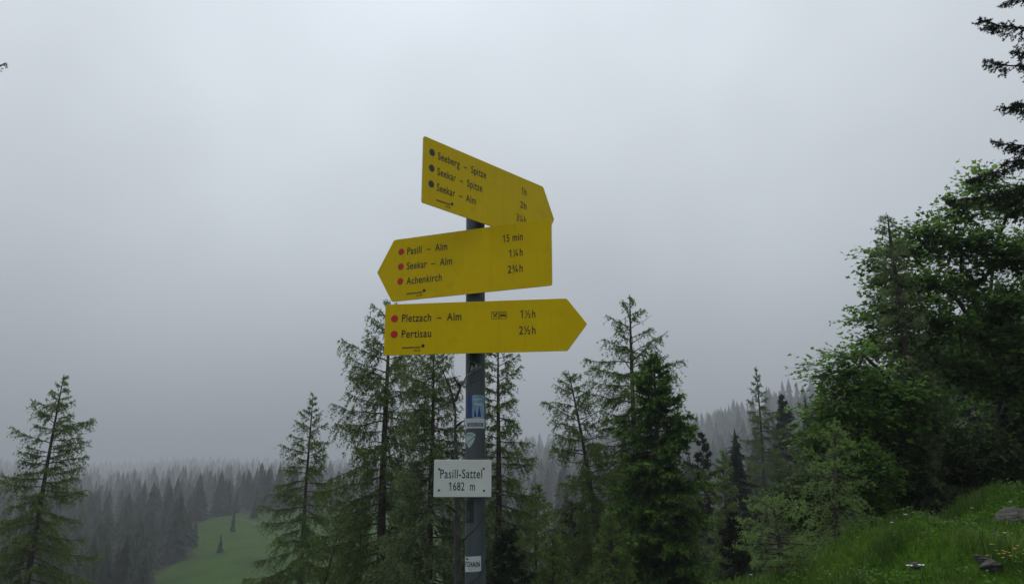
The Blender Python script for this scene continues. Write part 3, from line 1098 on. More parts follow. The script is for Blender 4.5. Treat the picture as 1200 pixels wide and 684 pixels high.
def place_small(name, x, y, h, k, label, group):
    o = empty(name, (x, y, float(ground_z(x, y)) - .2), rngf.uniform(0, 6.28))
    s = h
    o.scale = (s * rngf.uniform(.9, 1.2),) * 2 + (s,)
    ob('trunk', hazy[k][0], o)
    ob('crown', hazy[k][1], o, 'stuff')
    return tag(o, label, 'tree', group)


def ur(u, r):
    a = math.atan((u - 600) * .001041)
    return r * math.sin(a), r * math.cos(a)


# misty trees on the slope right of the post, near enough to count
spots = []
tries = 0
while len(spots) < 110 and tries < 6000:
    tries += 1
    u = rngf.uniform(560, 1010)
    r = rngf.uniform(60, 330)
    x, y = ur(u, r)
    if all((x - a) ** 2 + (y - b) ** 2 > 5.0 ** 2 for a, b in spots):
        spots.append((x, y))
for x, y in spots:
    u = 600 + x / y / .001041
    lab = ('misty conifer glimpsed between the post and the tallest larch' if u < 735 else
           'misty conifer between the bright tipped spruce and the slender larch' if u < 880 else 'misty conifer right of the slender pointed larch')
    place_small('hazy_conifer', x, y, rngf.uniform(10, 19), rngf.integers(4), lab, 'misty conifers on the slope right of the post')
# dark conifers close below the saddle, between the larches
spots = []
tries = 0
while len(spots) < 30 and tries < 4000:
    tries += 1
    u = rngf.uniform(395, 900)
    r = rngf.uniform(30, 58)
    x, y = ur(u, r)
    if all((x - a) ** 2 + (y - b) ** 2 > 2.6 ** 2 for a, b in spots):
        spots.append((x, y))
for x, y in spots:
    u = 600 + x / y / .001041
    place_small('shaded_conifer', x, y, rngf.uniform(6.5, 9.5) + (2 if u > 700 else 0), rngf.integers(4), 'shaded conifer low behind the larches ' +
                ('left of the post' if u < 556 else 'between the post and the tallest larch' if u < 735 else 'right of the bright tipped spruce'), 'shaded conifers below the saddle')
# single trees standing in the far meadow
for u, r, h, lab in ((277, 186, 5.2, 'taller lone conifer by the track in the far meadow'), (264, 160, 3.6, 'small bushy conifer in the middle of the far meadow'),
                     (420, 150, 6, 'hazy conifer in the meadow seen under the drooping larch branches'), (300, 202, 4.5, 'conifer at the upper edge of the far meadow')):
    x, y = ur(u, r)
    place_small('meadow_conifer', x, y, h, int(rngf.integers(4)), lab, 'single conifers in the far meadow')


# the far wood: one mass
def far_forest():
    rng = np.random.default_rng(9)
    pro = []
    for k in range(12):
        f = tiered_conifer(300 + k, (9 if k < 4 else 6 if k < 8 else 4), (6 if k < 4 else 4 if k < 8 else 3), (.23, .29, .19, .26)[k % 4])
        pro.append((np.concatenate(f.v), np.concatenate(f.t), np.concatenate(f.c)))
    b = B()
    n = 0
    cnt = 0
    while n < 6500 and cnt < 60000:
        cnt += 1
        u = rng.uniform(-260, 1300)
        r = 95 * (2100 / 95) ** rng.random()
        x, y = ur(u, r)
        if meadow(x, y) > (.95 if rng.random() < .35 else .3):
            continue
        if 560 < u < 1010 and r < 330:
            continue
        if u > 1010 and r < 120:
            continue
        if r > 500 and u > 1020:
            continue
        V, T, C = pro[rng.integers(4) + (8 if r > 700 else 4 if r > 280 else 0)]
        h = (4.5 + 8 * rng.random() ** 1.6) * (1 if u < 560 else 1.4) * (1.4 if r > 450 else 1.0)
        a = rng.uniform(0, 6.28)
        R = np.array([[math.cos(a), -math.sin(a), 0], [math.sin(a), math.cos(a), 0], [0, 0, 1]])
        b.add((V * h) @ R.T + [x, y, float(ground_z(x, y)) - .3], T, C + rng.normal(0, .16))
        n += 1
    o = ob('far_forest', b.mesh('far_forest', M_FAR), None, 'stuff')
    tag(o, 'dark conifer forest on the far slopes fading into the cloud', 'forest')


far_forest()


# ------------------------------------------------------------------ grass bank
def grass():
    rng = np.random.default_rng(3)
    b = B()
    n = 78000
    y = 2.6 + 8.2 * rng.random(n) ** .8
    x = y * rng.uniform(.16, .80, n)
    keep = (np.sin(x * 2.3 + 1) * np.sin(y * 1.9) + rng.normal(0, .6, n)) > -1.0
    x, y = x[keep], y[keep]
    n = len(x)
    z = ground_z(x, y)
    patch = .5 + .5 * np.sin(x * 1.7 + .5) * np.sin(y * 2.1 + 1.2)
    h = (.035 + .075 * patch * rng.random(n) + .09 * smooth01(.35, .9, np.sin(x * 6.1 + 2) * np.sin(y * 5.3 + x))) * rng.uniform(.7, 1.5, n)
    a = rng.uniform(0, 6.28, n)
    lean = rng.uniform(.1, .9, n)
    d = np.stack([np.cos(a), np.sin(a), 0 * a], 1)
    s = np.stack([-np.sin(a), np.cos(a), 0 * a], 1) * rng.uniform(.0022, .0048, (n, 1))
    P = np.stack([x, y, z - .01], 1)
    up = np.array([0, 0, 1.])
    m = P + d * (h * lean * .35)[:, None] + up * (h * .62)[:, None]
    t = P + d * (h * lean)[:, None] + up * (h * (1 - .25 * lean))[:, None]
    V = np.stack([P - s, P + s, m + s * .8, m - s * .8, t], 1).reshape(-1, 3)
    k = np.arange(n)[:, None] * 5
    c = .20 + .36 * patch + .12 * np.sin(x * 4.1 + y * 1.3) * np.sin(y * 3.7) + rng.normal(0, .13, n)
    c = np.where(rng.random(n) < .05, 1.1, c)
    b.add(V, np.concatenate([k + [0, 1, 2], k + [0, 2, 3], k + [3, 2, 4]]), np.tile(c, 3))
    o = ob('grass', b.mesh('grass', M_GRASS), None, 'stuff')
    tag(o, 'lush green grass covering the bank at the lower right', 'grass')
    # low broad-leaved herbs
    b = B()
    n0 = 420
    y = 3 + 7 * rng.random(n0)
    x = y * rng.uniform(.2, .75, n0)
    i = np.repeat(np.arange(n0), 12)
    n = len(i)
    a = rng.uniform(0, 6.28, n)
    Q = np.stack([x[i] + rng.normal(0, .05, n), y[i] + rng.normal(0, .05, n), 0 * a], 1)
    Q[:, 2] = ground_z(Q[:, 0], Q[:, 1]) + rng.uniform(.01, .10, n)
    D = nrm(np.stack([np.cos(a), np.sin(a), rng.uniform(-.1, .7, n)], 1))
    N = nrm(rng.normal(size=(n, 3)) * .3 + [0, 0, 1])
    c = .42 + rng.normal(0, .1, n0)[i] + rng.normal(0, .06, n)
    b.diamonds(Q, D, N, rng.uniform(.02, .05, n), rng.uniform(.012, .026, n), c)
    o = ob('ground_herbs', b.mesh('ground_herbs', M_LEAF), None, 'stuff')
    tag(o, 'low leafy herbs among the grass of the bank', 'herbs')


grass()


# rocks in the bank
def rock(seed, u, v, y, sx, sy, sz, label, sink=.3, rot=0.):
    rng = np.random.default_rng(seed)
    import bmesh
    bm = bmesh.new()
    bmesh.ops.create_icosphere(bm, subdivisions=5, radius=1)
    V = np.array([q.co[:] for q in bm.verts])
    F = np.array([[q.index for q in f.verts] for f in bm.faces])
    bm.free()
    cuts = nrm(rng.normal(size=(16, 3)))
    off = rng.uniform(.55, .85, 16)
    for c, o_ in zip(cuts, off):
        d = V @ c - o_
        V -= np.where(d > 0, d, 0)[:, None] * c * .92
    for fr, am in ((3, .06), (7, .03), (15, .015), (31, .008)):
        ph = rng.uniform(0, 6, 3)
        V += (np.sin(V[:, :1] * fr + ph[0]) * np.sin(V[:, 1:2] * fr + ph[1]) + np.sin(V[:, 2:3] * fr * 2 + ph[2])) * am * nrm(V)
    V *= [sx, sy, sz]
    p = at(u, v, y)
    z = float(ground_z(p[0], y))
    o = ob('rock', np_mesh('rock', V, F, M_ROCK, None, False))
    o.location = (p[0], y, z + sz * (.1 - sink * .5))
    o.rotation_euler = (rng.uniform(-.2, .2), rot, rng.uniform(0, 6))
    tag(o, label, 'rock')


M_ROCK = rock_mat()


def bank_hit(u, v):
    ys = np.linspace(2.5, 9, 600)
    P = np.array([at(u, v, q) for q in ys])
    g = ground_z(P[:, 0], P[:, 1])
    below = np.nonzero(P[:, 2] < g)[0]
    return float(ys[below[0]]) if len(below) else 7.5


for sd, u, v, sx, sy, sz, lab, sink, rot in (
        (401, 1186, 606, .17, .19, .075, 'slanting layered grey rock near the right edge of the bank', .35, .35),
        (402, 1164, 630, .12, .12, .045, 'flat grey rock slab just below the layered rock', .35, .3),
        (403, 1162, 664, .10, .09, .055, 'grey rock by the yellow flowers at the bottom right', .35, .2),
        (404, 1074, 664, .06, .05, .045, 'small pale rock at the bottom of the bank', .35, .1),
        (405, 1150, 656, .06, .06, .05, 'small rock touching the rock by the yellow flowers', .35, .1)):
    rock(sd, u, v, bank_hit(u, v), sx, sy, sz, lab, sink, rot)


# flowers
M_PETALW = plain('white_petals', (.62, .62, .60), .6)
M_PETALY = plain('yellow_petals', (.55, .42, .02), .6)
M_STEM = plain('flower_stem', (.05, .10, .02), .6)


def flower(name, u, v, mat, label, group, r=.013, seed=0):
    rng = np.random.default_rng(seed)
    y = bank_hit(u, v)
    p = at(u, v, y)
    z = float(ground_z(p[0], y))
    h = .10
    o = empty(name, (p[0], y, z))
    b = B()
    b.tube(np.array([[0, 0, 0], [.004, 0, h * .5], [0, .004, h]]), .0016, 4)
    ob('stem', b.mesh('stem', M_STEM), o)
    b = B()
    n = 7
    a = np.arange(n) * 6.283 / n
    D = np.stack([np.cos(a), np.sin(a) * .8, .35 + 0 * a], 1)
    b.diamonds(np.repeat([[0, .004, h]], n, 0), nrm(D), np.repeat([[0, -.4, 1.]], n, 0), np.full(n, r * 1.6), np.full(n, r * 1.1), np.full(n, .5))
    ob('blossom', b.mesh('blossom', mat), o, 'stuff')
    tag(o, label, 'flower', group)


wf = [(1047, 627), (1063, 618), (1141, 608), (1182, 570), (1068, 680), (1082, 680), (1180, 641), (880, 668)]
for k, (u, v) in enumerate(wf):
    flower('white_flower', u, v, M_PETALW, 'tiny white flower in the grass of the bank', 'white flowers in the bank grass', .010 if v < 675 else .018, 500 + k)
for k in range(16):
    u, v = 1183 + rngf.normal() * 12, 662 + rngf.normal() * 6
    flower('yellow_flower', u, v, M_PETALY, 'tiny yellow flower in the patch beside the bottom right rock', 'yellow flowers beside the rock', .008, 600 + k)


# ------------------------------------------------------------------ signpost
CAP = None


def text_mesh(s, offset=.012, spacing=1.0):
    cu = bpy.data.curves.new('lettering', 'FONT')
    cu.body = s
    cu.size = 1
    cu.offset = offset
    cu.space_character = 1.07
    cu.resolution_u = 4
    o = bpy.data.objects.new('lettering', cu)
    COL.objects.link(o)
    dg = bpy.context.evaluated_depsgraph_get()
    me = bpy.data.meshes.new_from_object(o.evaluated_get(dg))
    bpy.data.objects.remove(o)
    return me


def mverts(me):
    v = np.zeros(len(me.vertices) * 3, np.float32)
    me.vertices.foreach_get('co', v)
    return v.reshape(-1, 3)


hv = mverts(text_mesh('H', .012))
CAP_H = hv[:, 1].max()
hx = mverts(text_mesh('x', .012))
X_H = hx[:, 1].max() / CAP_H


def lettering(parent, s, x, zb, width, cap, depth_fn, mat, offset=.010, name='lettering'):
    """flat print: width x cap height in metres, left end x, baseline zb; depth_fn places it on the surface"""
    me = text_mesh(s, offset)
    v = mverts(me)
    me.calc_loop_triangles()
    tri = np.array([t.vertices[:] for t in me.loop_triangles])
    x0, x1 = v[:, 0].min(), v[:, 0].max()
    fw = cap * .20 if s[0] == '1' else 0.0
    sx = x + fw + (v[:, 0] - x0) * (width - fw) / (x1 - x0)
    yy = v[:, 1] / CAP_H
    tall = .70                                       # tall lower case of road lettering
    yy = np.where(yy <= 0, yy, np.where(yy < X_H, yy * tall / X_H, tall + (yy - X_H) * (1 - tall) / (1 - X_H)))
    b = B()
    b.add(depth_fn(sx, zb + yy * cap), tri)
    if fw:
        q = np.array([(x, zb + cap * .70), (x + fw * 1.02, zb + cap * .84), (x + fw * 1.02, zb + cap), (x, zb + cap * .82)])
        b.add(depth_fn(q[:, 0], q[:, 1]), [[0, 1, 2], [0, 2, 3]])
    return ob(name, b.mesh(name, mat), parent)


def poly(parent, name, loops, depth_fn, mat):
    """flat printed shape(s): fans of convex outlines"""
    b = B()
    for L in loops:
        L = np.asarray(L, float)
        V = depth_fn(L[:, 0], L[:, 1])
        n = len(L)
        b.add(V, [[0, i, i + 1] for i in range(1, n - 1)])
    return ob(name, b.mesh(name, mat), parent)


def ring_pts(cx, cz, r, n=28):
    a = np.arange(n) * 2 * math.pi / n
    return np.stack([cx + r * np.cos(a), cz + r * np.sin(a)], 1)


def frame(x0, z0, x1, z1, w):
    return [[(x0, z0), (x1, z0), (x1, z0 + w), (x0, z0 + w)], [(x0, z1 - w), (x1, z1 - w), (x1, z1), (x0, z1)],
            [(x0, z0 + w), (x0 + w, z0 + w), (x0 + w, z1 - w), (x0, z1 - w)], [(x1 - w, z0 + w), (x1, z0 + w), (x1, z1 - w), (x1 - w, z1 - w)]]


def line_quad(a, b, w):
    a, b = np.array(a, float), np.array(b, float)
    d = (b - a) / np.linalg.norm(b - a)
    n = np.array([-d[1], d[0]]) * w / 2
    return [a - n, b - n, b + n, a + n]


def rounded(corners, rad, n=6):
    """rounded outline of a convex polygon, counter-clockwise"""
    C = [np.array(c, float) for c in corners]
    out = []
    for i, c in enumerate(C):
        p, q = C[i - 1], C[(i + 1) % len(C)]
        a = (p - c) / np.linalg.norm(p - c)
        b = (q - c) / np.linalg.norm(q - c)
        ang = math.acos(np.clip(a @ b, -1, 1))
        r = rad[i]
        t = r / math.tan(ang / 2)
        bis = (a + b) / np.linalg.norm(a + b)
        o = c + bis * r / math.sin(ang / 2)
        s0, s1 = c + a * t - o, c + b * t - o
        a0, a1 = math.atan2(s0[1], s0[0]), math.atan2(s1[1], s1[0])
        d = (a1 - a0 + math.pi) % (2 * math.pi) - math.pi
        for k in range(n + 1):
            g = a0 + d * k / n
            out.append(o + r * np.array([math.cos(g), math.sin(g)]))
    return np.array(out)


def plate(parent, name, outline, th, mat, edge):
    """solid plate in the local x-z plane; front at y=0, back at y=th, with a small front bevel"""
    n = len(outline)
    c = outline.mean(0)
    ins = outline + (c - outline) / np.linalg.norm(c - outline, axis=1, keepdims=True) * .0007
    rows = [np.stack([ins[:, 0], np.zeros(n), ins[:, 1]], 1), np.stack([outline[:, 0], np.full(n, .0006), outline[:, 1]], 1),
            np.stack([outline[:, 0], np.full(n, th), outline[:, 1]], 1)]
    me = bpy.data.meshes.new(name)
    V = np.concatenate(rows)
    F = [list(range(n)), list(range(2 * n, 3 * n))[::-1]]
    for k in (0, 1):
        for i in range(n):
            j = (i + 1) % n
            F.append([k * n + j, k * n + i, (k + 1) * n + i, (k + 1) * n + j])
    me.from_pydata([tuple(v) for v in V], [], F)
    me.materials.append(mat)
    me.materials.append(edge)
    for i, p in enumerate(me.polygons):
        p.material_index = 0 if i == 0 or 2 <= i < 2 + n else 1
    me.update()
    return ob(name, me, parent)


flat = lambda eps: (lambda x, z: np.stack([x, np.full(len(x), -eps), z], 1))
POLE = np.array([-.1058, 2.347])
PR = .0288
CAPM = .0226


def arrow_sign(label, pos, yaw, H, L, T, dirn, rows, times, dots, dot_mat, logo, extra=None, clamp_s=.25):
    o = empty('arrow_sign', (pos[0], pos[1], pos[2] + EYE), yaw)
    tag(o, label, 'sign', 'yellow arrow signs on the post')
    if dirn > 0:
        cs = [(0, 0), (L, 0), (L + T, H / 2), (L, H), (0, H)]
        rad = [.007, .010, .006, .010, .007]
    else:
        cs = [(0, 0), (L, 0), (L, H), (0, H), (-T, H / 2)]
        rad = [.010, .007, .007, .010, .006]
    plate(o, 'plate', rounded(cs, rad), .003, M_YELLOW, M_ALU)
    f = flat(.0005)
    for s, x, z, w in rows + times:
        lettering(o, s, x, z, w, CAPM, f, M_BLACK)
    for x, z in dots:
        poly(o, 'trail_dot', [ring_pts(x, z, .0107)], f, dot_mat)
    x, z = logo
    lettering(o, 'alpenparkkarwendel', x, z, .0535, .0062, f, M_BLACK, .02, 'logo_lettering')
    lettering(o, 'tirol', x + .034, z - .0085, .0195, .0045, f, M_BLACK, .02, 'logo_lettering')
    star = []
    for k in range(12):
        a = k * math.pi / 4
        c, s_ = math.cos(a), math.sin(a)
        cx, cz = x + .0615, z + .0065
        star.append([(cx, cz), (cx + .0035 * c + .0014 * s_, cz + .0035 * s_ - .0014 * c), (cx + .0062 * c, cz + .0062 * s_), (cx + .0035 * c - .0014 * s_, cz + .0035 * s_ + .0014 * c)])
    poly(o, 'logo_star', star, f, M_BLACK)
    if extra:
        extra(o, f)
    # two clamp bars behind the plate with bolts that reach round the tube
    cyaw, syaw = math.cos(yaw), math.sin(yaw)
    rel = POLE - np.array(pos[:2])
    ps = rel[0] * cyaw + rel[1] * syaw
    pd = -rel[0] * syaw + rel[1] * cyaw
    for zc in (H * .3, H * .72):
        b = B()
        w, h = .052, .011
        x0, x1, y0_, y1_ = ps - w, ps + w, .0032, max(.012, pd - PR - .0005)
        c8 = np.array([(x, y, zz) for x in (x0, x1) for y in (y0_, y1_) for zz in (zc - h, zc + h)])
        b.add(c8, [[0, 1, 3], [0, 3, 2], [4, 6, 7], [4, 7, 5], [0, 4, 5], [0, 5, 1], [2, 3, 7], [2, 7, 6], [0, 2, 6], [0, 6, 4], [1, 5, 7], [1, 7, 3]])
        a = np.linspace(-.15 * math.pi, 1.15 * math.pi, 20)
        for dz in (-.004, .004):
            b.tube(np.stack([ps + (PR + .003) * np.cos(a), pd + (PR + .003) * np.sin(a), np.full(20, zc + dz)], 1), .0026, 6)
        cl = ob('clamp', b.mesh('clamp', M_ALU), o)
        for sx in (-1, 1):
            q = B()
            q.tube(np.array([[ps + sx * .042, y1_, zc], [ps + sx * .042, y1_ + .012, zc]]), .0055, 6, True)
            ob('bolt', q.mesh('bolt', M_STEEL), cl)
    return o


B3 = (.1460, .0980, .0500)
arrow_sign('upper yellow arrow sign with grey dots, turned away and pointing right', (-.2507, 2.092, .7662), .842, .20, .5330, .0560, 1,
           [('Seeberg  –  Spitze', .0562, B3[0], .2010), ('Seekar  –  Spitze', .0556, B3[1], .1850), ('Seekar  –  Alm', .0550, B3[2], .1590)],
           [('1h', .4220, B3[0] - .002, .0245), ('2h', .4150, B3[1] - .002, .0312), ('3¼h', .3980, B3[2] - .002, .0465)],
           [(.0335, B3[k] + .0135) for k in range(3)], M_GREYDOT, (.0545, .0195))
arrow_sign('middle yellow arrow sign with three red dots, pointing left', (-.3721, 2.4023, .5541), -.4038, .20, .5284, .0580, -1,
           [('Pasill  –  Alm', .0496, .1455, .1405), ('Seekar  –  Alm', .0498, .0975, .1575), ('Achenkirch', .0500, .0500, .1230)],
           [('15 min', .3745, .1458, .0644), ('1¼h', .3950, .0982, .0438), ('2¾h', .3910, .0500, .0477)],
           [(.0282, z) for z in (.1575, .1093, .0622)], M_RED, (.0520, .0182))


def hut_icons(o, f):
    x, z, s = .3150, .0968, .0212
    fr = frame(x, z, x + s, z + s, .0011)
    fr += [line_quad((x + .005, z + .0045), (x + s - .005, z + s - .0045), .0026), line_quad((x + .005, z + s - .0045), (x + s - .005, z + .0045), .0018)]
    fr += [ring_pts(x + s - .0062, z + s - .0060, .0026, 10), line_quad((x + .0032, z + s - .0062), (x + .0062, z + s - .0032), .0022)]
    for k, L in enumerate(fr):
        pass
    layered(o, 'meal_symbol', fr, f)
    x = .3382
    fr = frame(x, z, x + s, z + s, .0011)
    fr += [line_quad((x + .003, z + .0050), (x + .003, z + .0135), .0014), line_quad((x + s - .003, z + .0050), (x + s - .003, z + .0105), .0014),
           [(x + .0038, z + .0072), (x + s - .0038, z + .0072), (x + s - .0038, z + .0098), (x + .0038, z + .0098)], ring_pts(x + .0062, z + .0118, .0017, 10),
           [(x + .0085, z + .0102), (x + s - .0038, z + .0102), (x + s - .0045, z + .0126), (x + .0085, z + .0130)], line_quad((x + .0025, z + .0165), (x + s - .0025, z + .0165), .0010)]
    layered(o, 'bed_symbol', fr, f)


def layered(o, name, loops, f):
    b = B()
    for k, L in enumerate(loops):
        L = np.asarray(L, float)
        V = f(L[:, 0], L[:, 1])
        V[:, 1] -= .00002 * k
        b.add(V, [[0, i, i + 1] for i in range(1, len(L) - 1)])
    return ob(name, b.mesh(name, M_BLACK), o)


arrow_sign('lowest yellow arrow sign with two red dots and hut symbols, pointing right', (-.3702, 2.2745, .3662), -.151, .15, .5309, .0564, 1,
           [('Pletzach  –  Alm', .0510, .0965, .1765), ('Pertisau', .0518, .0500, .0878)],
           [('1½h', .3984, .0974, .0430), ('2½h', .3946, .0506, .0472)],
           [(.0290, .1068), (.0294, .0610)], M_RED, (.0548, .0185), hut_icons)

# the grey post
pole = empty('signpost', (POLE[0], POLE[1], 0))
tag(pole, 'round grey steel post carrying the arrow signs', 'post')
pole.rotation_euler = (0, math.radians(-.6), 0)
PX0 = (EYE + .08) * math.tan(math.radians(.6))
pole.location = (POLE[0] + PX0, POLE[1], 0)
b = B()
zz = np.array([-.6, 0, .6, 1.2, 1.8, 2.2, EYE + .955])
b.tube(np.stack([0 * zz, 0 * zz, zz], 1), PR, 48, False)
ob('tube', b.mesh('tube', M_POLE, True), pole)
b = B()
b.tube(np.array([[0, 0, EYE + .950], [0, 0, EYE + .958], [0, 0, EYE + .962]]), np.array([PR + .0015, PR + .0015, PR - .006]), 32, True)
ob('cap', b.mesh('cap', M_STBLACK), pole)


def wrap(eps):
    def fn(s, z):
        a = np.asarray(s) / PR
        r = PR + eps
        return np.stack([r * np.sin(a), -r * np.cos(a), np.asarray(z) + EYE], 1)
    return fn


def patch(x0, x1, z0, z1, eps, mat, name, parent, rad=.002, tilt=0.):
    n = 14
    xs = np.linspace(x0, x1, n)
    b = B()
    V, T = [], []
    for i, x in enumerate(xs):
        d = min(x - x0, x1 - x)
        ins = rad - math.sqrt(max(0, rad * rad - (rad - d) ** 2)) if d < rad else 0
        c = (x - (x0 + x1) / 2) * tilt
        V += [(x, z0 + ins + c), (x, z1 - ins + c)]
        if i:
            k = 2 * i
            T += [[k - 2, k, k + 1], [k - 2, k + 1, k - 1]]
    V = np.array(V)
    b.add(wrap(eps)(V[:, 0], V[:, 1]), T)
    return ob(name, b.mesh(name, mat), parent)


def wpoly(parent, name, loops, eps, mat):
    """printed outlines wrapped round the tube (quads split finely enough)"""
    b = B()
    for L in loops:
        L = np.asarray(L, float)
        out_ = []
        for i in range(len(L)):
            for k in range(4):
                out_.append(L[i] + (L[(i + 1) % len(L)] - L[i]) * k / 4)
        out_ = np.array(out_)
        c = out_.mean(0)
        P2 = np.concatenate([[c], (out_ + c) / 2, out_])
        m = len(out_)
        T = []
        for i in range(m):
            j = (i + 1) % m
            T += [[0, 1 + i, 1 + j], [1 + i, 1 + m + i, 1 + m + j], [1 + i, 1 + m + j, 1 + j]]
        b.add(wrap(eps)(P2[:, 0], P2[:, 1]), T)
    return ob(name, b.mesh(name, mat), parent)


def pz(v):      # height above the eye of photo row v on the post's face
    return float(at(557, v, POLE[1] - PR)[2] - EYE)


def sx_(u):     # arc position on the post's face of photo column u
    x = (u - 557.8) / 11.55
    return math.asin(max(-.985, min(.985, x))) * PR


# dark triangular mountain sticker
st1 = wpoly(pole, 'triangle_sticker', [[(sx_(548.5), pz(441)), (sx_(551.5), pz(420.5)), (sx_(566), pz(428.5))]], .0003, M_STBLACK)
tri = [(sx_(549.2), pz(439)), (sx_(551.8), pz(422)), (sx_(565), pz(428.3))]
wpoly(st1, 'sticker_print', [line_quad(tri[0], tri[2], .0016), line_quad(tri[1], tri[2], .0009), line_quad(tri[0], tri[1], .0009),
                            line_quad((sx_(551), pz(437)), (sx_(566), pz(429.8)), .0007)], .0005, M_PRWHITE)
wpoly(st1, 'sticker_print', [[(sx_(552), pz(434.5)), (sx_(554.5), pz(427)), (sx_(556.5), pz(432))], [(sx_(556.8), pz(432)), (sx_(559), pz(425.6)), (sx_(561), pz(429.5))]], .0006, M_PRWHITE)
# blue picture sticker and the strip below it
st2 = patch(sx_(547.6), sx_(557), pz(489.5), pz(463), .0003, M_STNAVY, 'picture_sticker', pole)
patch(sx_(554.5), sx_(568.3), pz(489.2), pz(462.4), .0005, M_STBLUE, 'sticker_print', st2, .004)
wpoly(st2, 'sticker_print', [[(sx_(556.5), pz(488)), (sx_(558), pz(478)), (sx_(560), pz(488))], [(sx_(560.5), pz(488)), (sx_(562.5), pz(475)), (sx_(565), pz(488))]], .0007, M_STNAVY)
wpoly(st2, 'sticker_print', [[(sx_(557), pz(474)), (sx_(566.5), pz(474)), (sx_(566.5), pz(472.6)), (sx_(557), pz(472.6))], [(sx_(557), pz(468)), (sx_(566), pz(468)), (sx_(566), pz(467)), (sx_(557), pz(467))]], .0007, M_PRWHITE)
st3 = patch(sx_(546.9), sx_(568.6), pz(501.3), pz(489.6), .0004, M_PRWHITE, 'strip_sticker', pole, .001)
patch(sx_(549), sx_(567), pz(499.2), pz(495), .0006, M_STNAVY, 'sticker_print', st3, .0008)
lettering(st3, 'SAVOYEN', sx_(550.5), pz(498.6), sx_(565.5) - sx_(550.5), pz(495.6) - pz(498.6), wrap(.0008), M_PRWHITE, .01, 'sticker_lettering')
# shield
sh = [(sx_(547.6), pz(507)), (sx_(550), pz(506)), (sx_(555), pz(506.3)), (sx_(558.6), pz(508.5)), (sx_(557), pz(516)), (sx_(553.5), pz(522)), (sx_(551), pz(524.5)), (sx_(547.5), pz(518))]
st4 = wpoly(pole, 'shield_sticker', [sh[::-1]], .0003, M_STSHIELD)
wpoly(st4, 'sticker_print', [line_quad((sx_(547.6), pz(521)), (sx_(557.5), pz(511)), .0018)], .0005, M_STBLACK)
lettering(st4, 'DAV', sx_(548.6), pz(510.6), sx_(555.5) - sx_(548.6), pz(507.6) - pz(510.6), wrap(.0005), M_STGREY, .01, 'sticker_lettering')
# dark sticker under the plate
st5 = patch(sx_(546.9), sx_(556.5), pz(612.5), pz(586), .0003, M_STBLACK, 'dark_sticker', pole)
lettering(st5, '8', sx_(547.6), pz(607.5), sx_(551.8) - sx_(547.6), pz(598.5) - pz(607.5), wrap(.0005), M_STGREY, -.01, 'sticker_lettering')
# white sticker low on the post
st6 = patch(sx_(546.7), sx_(564.6), pz(669.5), pz(651.5), .0003, M_PRWHITE, 'white_sticker', pole, .001, .06)
lettering(st6, 'ITCHAIN', sx_(546.9), pz(663.6), sx_(563.2) - sx_(546.9), pz(657.8) - pz(663.6), wrap(.0005), M_STBLACK, .035, 'sticker_lettering')
wpoly(st6, 'sticker_print', [[(sx_(547.5), pz(655.6)), (sx_(551), pz(655.6)), (sx_(550), pz(653.6)), (sx_(548.3), pz(653.6))]], .0005, M_STBLACK)
wpoly(st6, 'sticker_print', [line_quad((sx_(551.5), pz(668)), (sx_(551.5), pz(665)), .0008), line_quad((sx_(553.5), pz(668.5)), (sx_(553.5), pz(665)), .0008)], .0005, M_STGREY)


def cord(parent, pts, r, name):
    P = []
    for u, v in pts:
        P.append(wrap(r)(np.array([sx_(u)]), np.array([pz(v)]))[0])
    P = np.array(P)
    k = np.linspace(0, len(P) - 1, 20)
    Q = np.stack([np.interp(k, np.arange(len(P)), P[:, j]) for j in range(3)], 1)
    rad = np.hypot(Q[:, 0], Q[:, 1])
    Q[:, :2] *= ((PR + r * .6) / rad)[:, None]
    b = B()
    b.tube(Q, r, 5)
    ob(name, b.mesh(name, M_STBLACK), parent)


# old scratches and a thin cord round the post
cord(pole, [(546.6, 632), (551, 626), (557, 620.5), (562, 614), (566, 609), (568.5, 602)], .0012, 'cord')
cord(pole, [(552, 684), (558, 679), (564, 672), (568, 664), (569, 657)], .0010, 'cord')
cord(pole, [(546.6, 451), (551, 450), (558, 446.5), (565, 444.5), (569, 443.5)], .0007, 'cord')

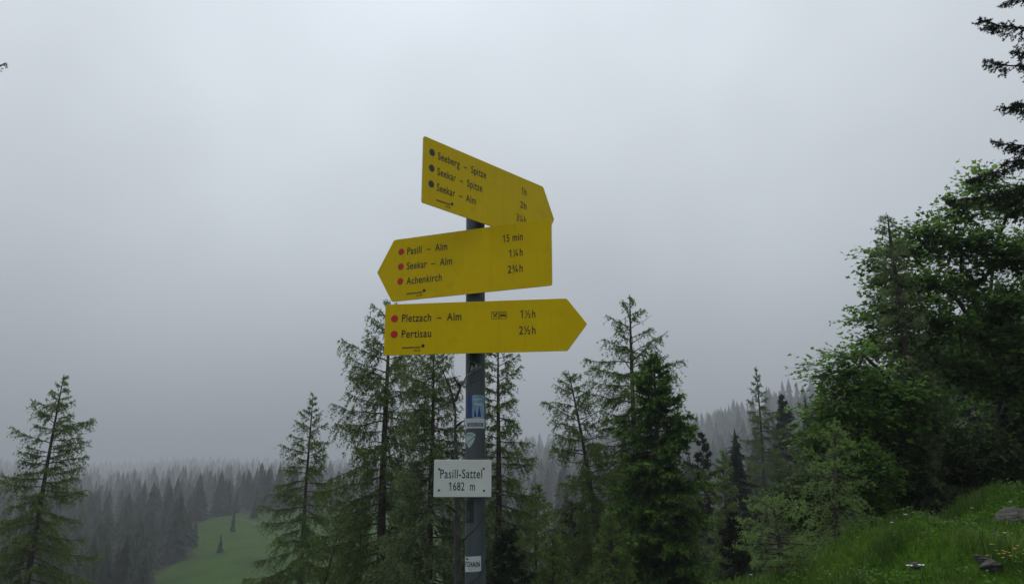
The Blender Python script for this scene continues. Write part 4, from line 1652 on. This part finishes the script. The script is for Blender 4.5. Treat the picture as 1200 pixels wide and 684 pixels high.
# white name plate
pp = empty('name_plate', (-.2199, 2.300, EYE - .0289), math.radians(-1.5))
tag(pp, 'small white metal plate with the name and height of the saddle', 'sign')
W_, H_ = .1620, .1018
plate(pp, 'plate', rounded([(0, 0), (W_, 0), (W_, H_), (0, H_)], [.002] * 4, 3), .006, M_WHITE, M_STGREY)
f = flat(.0005)
lettering(pp, 'Pasill-Sattel', .0180, .0512, .1180, .0242, f, M_BLACK, .004)
lettering(pp, '1682  m', .0425, .0178, .0735, .0225, f, M_BLACK, .004)
for x, z in ((.0148, .0765), (.1405, .0775), (.0152, .0185), (.1415, .0175)):
    b = B()
    b.tube(np.array([[x, .002, z], [x, -.0014, z], [x, -.0022, z]]), np.array([.0030, .0030, .0018]), 12, True)
    ob('screw', b.mesh('screw', M_STEEL), pp)
b = B()
V = np.array([(x, y, z) for x in (.085, .140) for y in (.0062, .0145) for z in (.035, .060)])
b.add(V, [[0, 1, 3], [0, 3, 2], [4, 6, 7], [4, 7, 5], [0, 4, 5], [0, 5, 1], [2, 3, 7], [2, 7, 6], [0, 2, 6], [0, 6, 4], [1, 5, 7], [1, 7, 3]])
ob('clamp', b.mesh('clamp', M_ALU), pp)


# ------------------------------------------------------------------ the misty air
def haze():
    me = bpy.data.meshes.new('haze')
    s, z0, z1 = 2600., -24., 120.
    V = [(x, y, z) for x in (-s, s) for y in (-s, s) for z in (z0, z1)]
    me.from_pydata(V, [], [[0, 1, 3, 2], [4, 6, 7, 5], [0, 4, 5, 1], [2, 3, 7, 6], [0, 2, 6, 4], [1, 5, 7, 3]])
    m = bpy.data.materials.new('mist')
    m.use_nodes = True
    n = m.node_tree
    n.nodes.clear()
    o_ = n.nodes.new('ShaderNodeOutputMaterial')
    v = n.nodes.new('ShaderNodeVolumePrincipled')
    v.inputs['Color'].default_value = (.74, .785, .83, 1)
    v.inputs['Density'].default_value = .0012
    v.inputs['Anisotropy'].default_value = 0.0
    n.links.new(v.outputs[0], o_.inputs['Volume'])
    m.cycles.homogeneous_volume = True
    me.materials.append(m)
    o = ob('haze', me, None, 'stuff')
    tag(o, 'pale mist hanging in the air over the whole saddle', 'mist')


haze()
